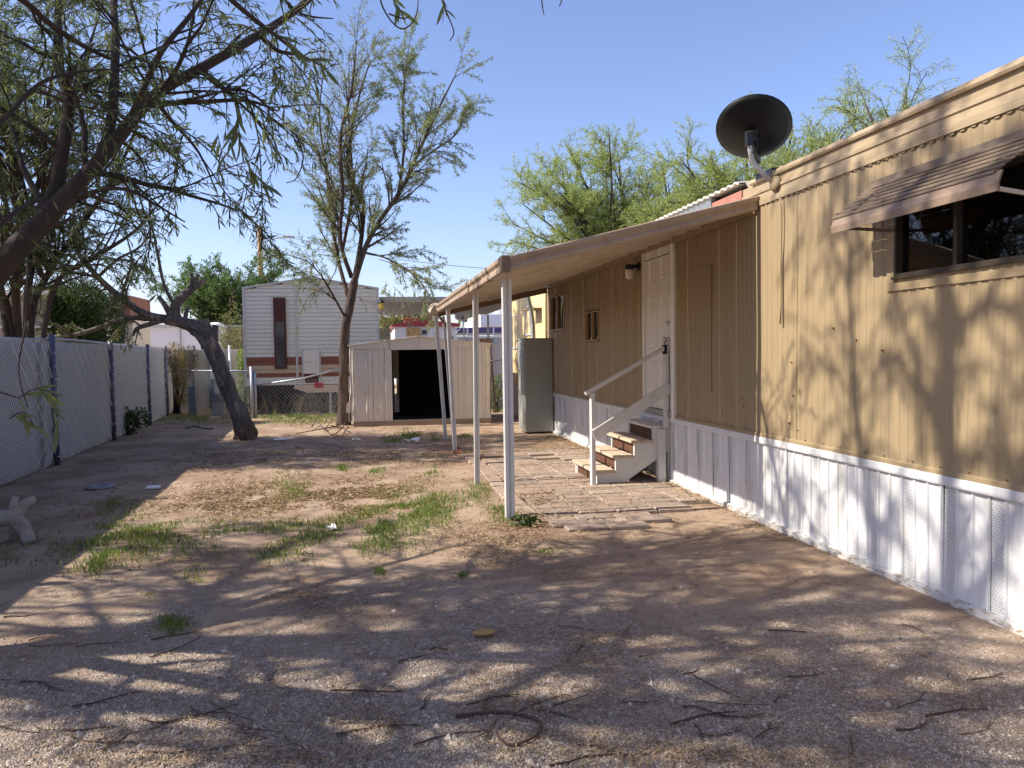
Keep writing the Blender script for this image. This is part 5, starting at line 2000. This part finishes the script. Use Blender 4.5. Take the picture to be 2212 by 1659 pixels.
c1 = AY(1335, 400, 23.5)
feathery('mesquite_tree', 'broad feathery mesquite tree rising behind the middle of the home roof', (c1.x + .6, 23.5, 0), (c1.x + .4, 23.5, 3.6), (c1.x + .1, 23.5, 5.4), (4.4, 2.6, 3.5), 44, 3.4, 4.6, 46, m_leafM, (.06, .12), (.013, .022), seedn=11, len1=(.6, 1.7), len2=(.3, .85))
c1b = AY(1500, 400, 19.5)
feathery('mesquite_tree', 'yellow-green mesquite crown between the broad mesquite and the satellite dish', (c1b.x + .3, 19.5, 0), (c1b.x + .2, 19.5, 3.4), (c1b.x, 19.5, 4.9), (2.2, 1.7, 2.3), 26, 3.4, 4.6, 44, m_leafM, (.055, .11), (.011, .02), seedn=19)
c2 = AY(1735, 330, 14.6)
feathery('mesquite_tree', 'light green mesquite tree showing behind the satellite dish', (c2.x, 15.2, 0), (c2.x, 15.2, 3.2), (c2.x - .1, 15.2, 4.6), (2.7, 1.9, 2.5), 46, 3.4, 4.8, 46, m_leafM, (.05, .10), (.010, .018), seedn=23)
c3 = AY(1990, 290, 11.8)
feathery('mesquite_tree', 'wispy mesquite tree top at the far right above the roof edge', (c3.x + .3, 12.2, 0), (c3.x, 12.2, 3.2), (c3.x - .1, 12.2, 4.4), (1.7, 1.4, 2.0), 28, 3.4, 4.6, 44, m_leafM, (.045, .09), (.009, .016), seedn=37)
c4 = AY(490, 640, 38)
feathery('mesquite_tree', 'round dark green mesquite tree left of the utility pole', (c4.x, 38, 0), (c4.x - .1, 38, 2.6), (c4.x + .05, 38, 4.5), (3.3, 2.6, 2.7), 34, 3.4, 5, 30, m_leafFar, (.08, .15), (.03, .05), seedn=41, rtrunk=.22)
c5 = AY(868, 650, 46)
feathery('desert_tree', 'olive tree top behind the trailer carport', (c5.x, 46, 0), (c5.x, 46, 2.2), (c5.x, 46, 3.7), (2.0, 1.8, 1.9), 12, 3, 5, 26, m_leafOlive, (.08, .15), (.03, .05), seedn=43)
c6 = AY(508, 720, 29)
feathery('dry_shrub_tree', 'thin twiggy shrub between the leaning trunk and the striped trailer', (c6.x, 29, 0), (c6.x, 29, .8), (c6.x, 29, 2.0), (.7, .6, 1.5), 10, 4, 5, 9, m_leafOlive, (.06, .1), (.02, .03), seedn=47, rtrunk=.06)
feathery('acacia_tree', 'leafy tree beyond the left fence, past the left edge of the yard view', (-9.0, 12.9, 0), (-8.9, 12.9, 3.0), (-8.4, 13.0, 6.2), (2.8, 1.9, 2.0), 24, 3.6, 4.6, 22, m_leafA, (.08, .13), (.014, .022), seedn=53)
feathery('acacia_tree', 'low leafy tree beyond the near end of the left fence', (-7.2, 6.9, 0), (-7.0, 6.9, 1.5), (-6.6, 6.9, 3.2), (1.9, 1.1, 1.9), 12, 3.6, 4, 16, m_leafA, (.08, .13), (.014, .022), seedn=59)
feathery('sky_blocker_tree', 'unseen dense tree added behind the viewpoint to block sky light', (-1.5, -2.5, 0), (-1.4, -2.4, 3.0), (-.8, -1.8, 6.2), (5.0, 3.2, 2.6), 30, 3.0, 3.0, 14, m_leafA, (.16, .26), (.05, .08), seedn=61, keep=lambda p: p.y < 1.2)  # added out of view, its crown cuts sky light over the foreground
c7 = AY(1012, 690, 70)
pt = thing('palm_tree', 'tiny distant palm top right of the grey far dish', 'palm tree', (c7.x, 70, 0))
MB().tube([(c7.x, 70, 0), (c7.x, 70, c7.z - .2)], .2, 8).build('trunk', m_pole, pt, smooth=True)
pp = Plant()
for i in range(26):
    d = rv()
    d.z = abs(d.z) * .8 - .2
    e = Vector((c7.x, 70, c7.z - .3)) + d * 1.2
    pp.limb([(c7.x, 70, c7.z - .3), Vector((c7.x, 70, c7.z)).lerp(e, .6) + Vector((0, 0, .25)), e - Vector((0, 0, .3))], [.03, .02, .01])
pp.wood('frond_stem', m_leafFar, pt, [0], 3)
P, D = pp.leaf_seeds([0], 18)
leaf_cloud('frond', P, D, (.25, .5), (.05, .09), m_leafFar, pt, .5, .2)


def blob(name, label, cat, lumps, n, m_, L, W, stem=None, spread=1.0, droop=.1):
    """leafy mass: leaves through a set of ellipsoids (centre, radii)"""
    t = thing(name, label, cat, tuple(lumps[0][0][:2]) + (0,))
    vol = np.array([r_[0] * r_[1] * r_[2] for c, r_ in lumps])
    Ps, Ds = [], []
    for (c, r_), v in zip(lumps, vol / vol.sum()):
        k = int(n * v) + 1
        d = unit(rng.normal(0, 1, (k, 3)))
        rad = rng.uniform(.35, 1.0, (k, 1)) ** .5
        Ps.append(np.array(c) + d * rad * np.array(r_))
        Ds.append(d)
    P, D = np.concatenate(Ps), np.concatenate(Ds)
    kk = P[:, 2] > .02
    leaf_cloud('foliage', P[kk], D[kk], L, W, m_, t, spread, droop)
    s = Plant()
    for c, r_ in lumps:
        for _ in range(5):
            s.limb([(lumps[0][0][0] + random.uniform(-.1, .1), lumps[0][0][1], 0), Vector(c) * .5 + Vector((lumps[0][0][0], lumps[0][0][1], 0)) * .5 - Vector((0, 0, c[2] * .1)), Vector(c) + Vector((rv().x * r_[0] * .7, rv().y * r_[1] * .7, r_[2] * .4))], [.02, .015, .006])
    s.wood('stem', m_barkdark, t, [0], 4)
    return t


random.seed(5)
lump = []
for px, py, rx, rz in ((120, 690, .75, .8), (160, 680, .8, .9), (200, 690, .75, .85), (140, 720, .9, .5), (225, 715, .5, .6), (175, 655, .6, .45), (110, 655, .5, .5)):
    c = AY(px, py, 19.6)
    lump.append((tuple(c), (rx, .7, rz)))
blob('hedge', 'dense dark green vine-covered bush mass behind the left fence', 'bush', lump, 26000, m_leafHedge, (.05, .10), (.02, .035))
lump = [(tuple(AY(378, 768, 23.2)), (.24, .3, .42)), (tuple(AY(384, 800, 23.0)), (.22, .3, .5)), (tuple(AY(392, 840, 23.0)), (.2, .25, .5)), (tuple(AY(408, 780, 24.7)), (.3, .2, .5))]
blob('dead_vine', 'brown dead vine hanging over the fence corner', 'vine', lump, 3500, m_leafVine, (.05, .09), (.012, .025), droop=1.0)
q = G(276, 938)
blob('low_bush', 'small dark green bush at the foot of the fence', 'bush', [((q.x, q.y, .22), (.22, .2, .24)), ((q.x + .22, q.y + .1, .34), (.2, .18, .2)), ((q.x - .08, q.y, .42), (.16, .15, .16))], 900, m_leafHedge, (.05, .09), (.03, .05))
q = G(522, 896)
blob('green_shrub', 'bright green shrub at the left end of the striped trailer', 'bush', [((q.x, q.y + .6, .5), (.25, .2, .5)), ((q.x + .1, q.y + .6, 1.2), (.28, .2, .5)), ((q.x, q.y + .7, 1.6), (.2, .2, .3))], 2200, m_grass, (.05, .1), (.02, .04))
q = AY(1071, 850, 20.8)
blob('fence_weed', 'green weed clump at the wire fence right of the shed', 'weed', [((q.x, 20.8, .3), (.3, .2, .35)), ((q.x + .1, 20.8, .75), (.22, .2, .3))], 1300, m_grass, (.05, .1), (.012, .03))
q = G(1130, 1134)
blob('broadleaf_weed', 'low dark broadleaf weed at the foot of the nearest white post', 'weed', [((q.x, q.y, .035), (.10, .09, .05)), ((q.x + .09, q.y - .02, .025), (.07, .06, .04))], 150, m_leafHedge, (.04, .06), (.025, .04))
random.seed(9)


# ------------------------------------------------------------------ grass, litter, gravel
def gpts(px, py, rx, ry, n):
    """n ground points whose picture positions fill an ellipse"""
    a = rng.normal(0, .58, n)
    r_ = rng.normal(0, .58, n)
    out = []
    for t, q in zip(a, r_):
        if py + ry * q < 800:
            continue
        g_ = G(px + rx * t, py + ry * q)
        if noise.noise(Vector((g_.x * 2.3, g_.y * 1.9, 4))) + .35 * noise.noise(Vector((g_.x * 7, g_.y * 7, 9))) < rng.normal(-.12, .12):
            continue
        if g_.y < 40 and not (g_.x > WALLX - .03 and g_.y < 20):
            out.append((g_.x, g_.y, ground_z(g_.x, g_.y)))
    return np.array(out).reshape(-1, 3)


grass = [(900, 1094, 105, 36, 2600, .10), (815, 1145, 90, 38, 1500, .10), (280, 1160, 170, 42, 2000, .11), (190, 1212, 36, 24, 420, .17), (640, 1150, 210, 34, 2000, .09), (630, 1055, 55, 26, 480, .10),
         (740, 1010, 14, 10, 110, .12), (375, 1345, 36, 20, 260, .06), (440, 1243, 42, 14, 160, .07), (322, 1290, 12, 10, 70, .07), (250, 1092, 55, 16, 220, .07), (1030, 1064, 28, 20, 260, .12),
         (1085, 1105, 40, 26, 380, .10), (1168, 1190, 30, 9, 160, .05), (1396, 1218, 18, 6, 90, .04), (997, 1238, 10, 7, 50, .05), (817, 1018, 24, 10, 200, .09), (927, 1018, 24, 10, 200, .09),
         (846, 951, 18, 10, 260, .13), (888, 942, 26, 12, 420, .15), (936, 945, 16, 9, 180, .12), (1003, 942, 18, 8, 180, .12), (640, 902, 95, 12, 2600, .13), (430, 905, 90, 12, 1500, .12),
         (760, 1195, 30, 12, 160, .09), (820, 1232, 10, 8, 60, .08), (30, 1215, 60, 30, 300, .08), (590, 1200, 80, 16, 260, .07), (470, 870, 40, 20, 900, .35), (1085, 880, 20, 10, 120, .12), (715, 895, 30, 14, 400, .15)]
P = []
H = []
for px, py, rx, ry, n, h in grass:
    g_ = gpts(px, py, rx, ry, int(n * 1.9))
    P.append(g_)
    H.append(np.full(len(g_), h))
P, H = np.concatenate(P), np.concatenate(H)
N = len(P)
o = None
d = unit(np.column_stack([rng.normal(0, .38, N), rng.normal(0, .38, N), np.ones(N)]))
s = unit(np.cross(d, rng.normal(0, 1, (N, 3))))
l_ = (H * rng.uniform(.25, 1.1, N) * np.array([.55 + .8 * abs(noise.noise(Vector((p[0] * 3, p[1] * 3, 2)))) for p in P]))[:, None]
w = rng.uniform(.003, .006, (N, 1)) * (1 + P[:, 1:2] * .05)
bend = unit(np.column_stack([rng.normal(0, 1, N), rng.normal(0, 1, N), np.zeros(N)])) * l_ * rng.uniform(.0, .35, (N, 1))
V = np.stack([P - s * w * .5, P + s * w * .5, P + d * l_ * .55 + s * w * .4, P + d * l_ * .55 - s * w * .4, P + d * l_ + bend - np.array([0, 0, 1]) * np.linalg.norm(bend, axis=1, keepdims=True) * .3], 1).reshape(-1, 3)
idx = np.arange(N)[:, None] * 5
Fq = (idx + np.array([0, 1, 2, 3])).tolist()
Ft = (idx + np.array([3, 2, 4])).tolist()
me = bpy.data.meshes.new('grass')
me.from_pydata(V.tolist(), [], Fq + Ft)
me.materials.append(m_grass)
go = link('grass', me)
tag(go, 'thin green grass growing in patches across the dirt yard', 'grass')
go['kind'] = 'stuff'
# dry upright weeds under the trailer
wp = Plant()
for _ in range(170):
    g_ = G(random.uniform(560, 735), random.uniform(886, 896))
    wp.limb([g_, g_ + Vector((random.uniform(-.08, .08), 0, .2)), g_ + Vector((random.uniform(-.25, .25), random.uniform(-.1, .1), random.uniform(.25, .6)))], [.006, .005, .003])
wp.sprout(0, 1, 5, .3, (30, 60), (.1, .25), .7, .003, .2, (0, 0, .2), 3)
o = wp.wood('dry_weeds', m_grassdry, None, [0, 1], 3)
tag(o, 'dry straw-coloured weeds standing under the striped trailer', 'weeds')
o['kind'] = 'stuff'

lit = [(600, 1072, 210, 40, 8200), (770, 1072, 120, 28, 4500), (450, 1085, 120, 20, 1500), (1090, 1165, 110, 70, 3200), (1200, 945, 60, 20, 900), (1330, 990, 60, 12, 350), (650, 985, 320, 30, 5200), (900, 985, 120, 16, 1500),
       (820, 1045, 160, 16, 900), (480, 1000, 160, 30, 1500), (700, 1300, 120, 34, 900), (200, 1190, 220, 50, 1200), (2010, 1510, 190, 50, 900), (1250, 1600, 330, 40, 500), (700, 1630, 300, 40, 500),
       (350, 1600, 330, 60, 800), (1800, 1630, 300, 40, 700), (1000, 1450, 260, 60, 600), (1300, 1080, 200, 60, 500), (300, 1090, 200, 40, 700), (1650, 1140, 70, 30, 250), (1830, 1240, 120, 50, 350),
       (1106, 1450, 1100, 220, 11000), (830, 1560, 120, 30, 500), (1300, 1375, 110, 26, 500), (1240, 1425, 90, 22, 350), (640, 1290, 90, 24, 500), (700, 1480, 130, 30, 500), (1180, 1520, 160, 24, 500), (1480, 1630, 260, 24, 700), (480, 1640, 300, 20, 700), (1106, 1300, 1100, 300, 5200), (1106, 1150, 800, 200, 2500), (1150, 1100, 70, 40, 900), (1180, 1000, 90, 50, 450), (800, 925, 250, 20, 900)]
P = np.concatenate([gpts(*a) for a in lit] + [np.column_stack([3.60 - np.abs(rng.normal(0, .10, 1500)), rng.uniform(3.3, 14.5, 1500), np.full(1500, -.005)])])
N = len(P)
P[:, 2] += rng.uniform(.002, .014, N)
pat = (P[:, 0] > 1.45) & (P[:, 0] < 3.6) & (P[:, 1] > 6.7) & (P[:, 1] < 12.3)
P[pat, 2] = np.maximum(P[pat, 2], .026)
D = np.column_stack([rng.normal(0, 1, N), rng.normal(0, 1, N), rng.normal(0, .12, N)])


def flat_leaves(name, P, D, L, W, m_, sc=1.0):
    N = len(P)
    d = unit(D)
    nrm = np.column_stack([rng.normal(0, .3, N), rng.normal(0, .3, N), np.ones(N)])
    s = unit(np.cross(d, nrm))
    l_ = rng.uniform(*L, (N, 1)) * (.35 + .65 * sc)
    w = rng.uniform(*W, (N, 1)) * .5 * sc
    upv = np.cross(s, d)
    mid = P + d * l_ * .5 + np.abs(upv) * np.array([0, 0, 1]) * l_ * .10
    V = np.stack([P, mid - s * w, P + d * l_, mid + s * w], 1).reshape(-1, 3)
    me = bpy.data.meshes.new(name)
    me.from_pydata(V.tolist(), [], (np.arange(N)[:, None] * 4 + np.array([0, 1, 2, 3])).tolist())
    me.materials.append(m_)
    return link(name, me)


near = np.clip((P[:, 1:2] - 2.5) / 6, .35, 1)
o = flat_leaves('leaf_litter', P, D, (.03, .085), (.008, .017), m_litter, near)
tag(o, 'dry tan willow leaves scattered over the dirt', 'dry leaves')
o['kind'] = 'stuff'

# gravel
Pg = []
n = 64000
px = rng.uniform(-60, 2260, n)
py = 1225 + (1690 - 1225) * np.sqrt(rng.random(n))
fd_ = np.array(_f)[None, :] + np.array(_r)[None, :] * ((px - CX) / F)[:, None] - np.array(_u)[None, :] * ((py - CY) / F)[:, None]
gp = cA[None, :] + fd_ * ((0 - EYE) / fd_[:, 2])[:, None]
keepg = (gp[:, 0] < WALLX - .05)
edge = gp[:, 1] + np.clip((gp[:, 0] - 1.2) / 2.4, 0, 1) * 1.3
keepg &= rng.random(n) < np.clip((6.8 - edge) / 2.4, .03, 1)
gp = gp[keepg]
gp[:, 2] = [ground_z(x, y) for x, y, z in gp]
N = len(gp)
sz = rng.gamma(2.6, .0010, N)[:, None, None] + .0015
sz = np.where(rng.random((N, 1, 1)) < .012, sz * rng.uniform(1.8, 3.2, (N, 1, 1)), sz)
octa = np.array([[1, 0, 0], [-1, 0, 0], [0, 1, 0], [0, -1, 0], [0, 0, 1], [0, 0, -1.]])
V = octa[None] * sz * rng.uniform(.6, 1.25, (N, 1, 3)) + rng.normal(0, .12, (N, 6, 3)) * sz
ang = rng.uniform(0, 6.28, N)
ca, sa_ = np.cos(ang)[:, None], np.sin(ang)[:, None]
V = np.stack([V[:, :, 0] * ca - V[:, :, 1] * sa_, V[:, :, 0] * sa_ + V[:, :, 1] * ca, V[:, :, 2] * .75], 2)
V += gp[:, None, :] + np.array([0, 0, .001])
fo = np.array([[0, 2, 4], [2, 1, 4], [1, 3, 4], [3, 0, 4], [2, 0, 5], [1, 2, 5], [3, 1, 5], [0, 3, 5]])
me = bpy.data.meshes.new('gravel')
me.from_pydata(V.reshape(-1, 3).tolist(), [], (np.arange(N)[:, None, None] * 6 + fo[None]).reshape(-1, 3).tolist())
me.materials.append(m_pebble)
o = link('gravel', me)
tag(o, 'loose pale pink and grey gravel over the near dirt', 'gravel')
o['kind'] = 'stuff'

# ------------------------------------------------------------------ twigs and small things on the ground
def ground_path(pts, lift=.008):
    out = []
    for x, y in pts:
        g_ = G(x, y)
        out.append(Vector((g_.x, g_.y, ground_z(g_.x, g_.y) + lift)))
    return out


TW = 'dry twigs scattered on the ground'
for k in range(62):
    x, y = random.uniform(20, 2150), 1255 + 400 * math.sqrt(random.random())
    g_ = G(x, y)
    if g_.x > 3.4:
        continue
    a = random.gauss(0, .7)
    L = random.uniform(.10, .38)
    d = Vector((math.cos(a), math.sin(a), 0))
    nrm = Vector((-d.y, d.x, 0))
    c = random.uniform(-.12, .12)
    pts = []
    for t in (-.5, -.2, .1, .5):
        p = g_ + d * (L * t) + nrm * (c * L * (1 - 4 * t * t)) + nrm * random.uniform(-.01, .01)
        pts.append(Vector((p.x, p.y, ground_z(p.x, p.y) + random.uniform(.004, .012))))
    r0 = random.uniform(.0025, .006)
    m = MB().tube(smooth_path(pts, 3), list(np.linspace(r0, r0 * .5, 10)), 5)
    fork = random.random() < .45
    if fork:
        i = pts[2]
        e = i + (d + nrm * random.choice((-1, 1)) * .8).normalized() * L * .3
        m.tube([i, e + Vector((0, 0, .004))], [r0 * .6, r0 * .3], 4)
    zone = ('in the bottom left corner of the gravel' if x < 550 and y > 1480 else 'on the gravel left of the ochre stone' if x < 980 and y < 1480 else 'along the bottom edge of the gravel' if y > 1560
            else 'near the white skirting on the right' if x > 1700 else 'on the shaded dirt right of the ochre stone' if y < 1400 else 'on the gravel around the curled branch')
    lenw = 'long' if L > .29 else 'short' if L < .19 else 'medium-length'
    tag(m.build('twig', m_twig, smooth=True), lenw + (' forked' if fork else ' unforked') + ' dry twig ' + zone, 'twig', TW)
m = MB().tube(smooth_path(ground_path([(985, 1551), (1078, 1541), (1150, 1551), (1170, 1573), (1150, 1597), (1098, 1611), (1062, 1585), (1050, 1600)], .012), 5), list(np.linspace(.009, .004, 36)), 6)
m.tube(ground_path([(1062, 1585), (1072, 1562)], .02), [.005, .003], 5)
tag(m.build('curled_branch', m_twig, smooth=True), 'long dark branch curled in a loop on the gravel near the bottom', 'branch')
m = MB()
for pts in ([(645, 910), (680, 924), (715, 938), (738, 944)], [(660, 905), (700, 915), (735, 935)], [(640, 938), (700, 940), (730, 941)], [(675, 926), (690, 905), (672, 893)], [(700, 930), (720, 915), (712, 900)], [(655, 918), (640, 925), (628, 921)], [(715, 938), (738, 930), (745, 920)]):
    m.tube(smooth_path([p + Vector((0, 0, random.uniform(0, .22))) for p in ground_path(pts)], 3), .011, 5)
tag(m.build('fallen_branch', m_twig, smooth=True), 'bare fallen branch lying left of the shed', 'branch')
m = MB().tube(smooth_path(ground_path([(402, 926), (420, 921), (440, 925), (460, 926)], .02), 4), .014, 6)
tag(m.build('black_hose', m_black, smooth=True), 'short piece of black hose on the dirt near the fence bush', 'hose')

# grey driftwood log at the left edge
q = G(35, 1172)
lg_ = thing('driftwood_log', 'forked grey driftwood log lying at the left edge of the yard', 'log', tuple(q))
LY = q.y + .05


def Lp(px, py, dy=0.0):
    return AY(px, py, LY + dy)


dl = Plant()
dl.limb([Lp(-60, 1130), Lp(0, 1120), Lp(28, 1115), Lp(48, 1095, .02), Lp(62, 1084), Lp(74, 1076)], [.07, .075, .075, .05, .04, .026])
dl.limb([Lp(22, 1112), Lp(45, 1135, -.04), Lp(58, 1155, -.06), Lp(66, 1174, -.08)], [.065, .065, .055, .05])
dl.limb([Lp(30, 1120), Lp(32, 1145, .1), Lp(26, 1165, .12)], [.05, .045, .035])
dl.limb([Lp(30, 1108), Lp(31, 1090), Lp(36, 1074, .03)], [.045, .035, .03])
dl.wood('log', m_drift, lg_, [0], 24, .4, True, .12)

# litter
q = G(218, 1052)
m = MB()
n = 26
for r_, zz in ((.07, .012), (.075, .03), (.12, .038), (.18, .02), (.185, .0)):
    for i in range(n):
        t = 2 * math.pi * i / n
        m.v.append((q.x + r_ * math.cos(t), q.y + r_ * math.sin(t), zz))
for k in range(4):
    for i in range(n):
        j = (i + 1) % n
        m.f.append((k * n + i, k * n + j, (k + 1) * n + j, (k + 1) * n + i))
tag(m.build('ring_cover', m_bluedisc, smooth=True), 'round dull grey ring cover on the dirt near the left fence', 'cover')


def crumple(px, py, sx, sy, h, name, label, cat, seed):
    rs = random.Random(seed)
    g_ = G(px, py)
    m = MB()
    nx_, ny_ = 5, 4
    for j in range(ny_):
        for i in range(nx_):
            m.v.append((g_.x + sx * (i / (nx_ - 1) - .5) + rs.uniform(-.12, .12) * sx, g_.y + sy * (j / (ny_ - 1) - .5) + rs.uniform(-.12, .12) * sy, ground_z(g_.x, g_.y) + .008 + rs.random() * h))
    for j in range(ny_ - 1):
        for i in range(nx_ - 1):
            a = j * nx_ + i
            m.f += [(a, a + 1, a + nx_ + 1), (a, a + nx_ + 1, a + nx_)]
    o = solid(m.build(name, m_paper, fixn=False), .002)
    tag(o, label, cat)


crumple(717, 1143, .09, .12, .06, 'crumpled_paper', 'crumpled white paper lying on the grass in front of the post', 'paper', 1)
crumple(892, 957, .26, .16, .10, 'torn_cardboard', 'torn white cardboard piece in the grass in front of the shed', 'cardboard', 2)
crumple(612, 950, .30, .10, .03, 'flattened_carton', 'long flat white carton right of the leaning trunk', 'carton', 3)
crumple(770, 950, .16, .10, .03, 'plastic_scrap', 'grey white plastic scrap on the ground before the shed', 'plastic', 4)
crumple(1032, 1015, .10, .05, .03, 'white_stick_scrap', 'thin white scrap on the patio edge behind the second post', 'scrap', 5)
g_ = G(331, 1055)
tag(MB().box(g_.x - .08, g_.x + .08, g_.y - .06, g_.y + .06, 0, .03).build('food_tray', m_paper, bevel=.012), 'flat white plastic tray on the dirt right of the ring cover', 'tray')
g_ = G(1046, 1370)
m = MB().lathe([(.02, 0), (.055, .006), (.062, .014), (.045, .024), (.01, .027)], 9, (g_.x, g_.y, .0))
m.v = [(g_.x + (x - g_.x) * 1.1 + .006 * noise.noise(Vector((x * 40, y * 40, 0))), g_.y + (y - g_.y) * .7, z) for x, y, z in m.v]
tag(m.build('ochre_stone', m_stone), 'flat ochre stone lying on the gravel in the middle foreground', 'stone')
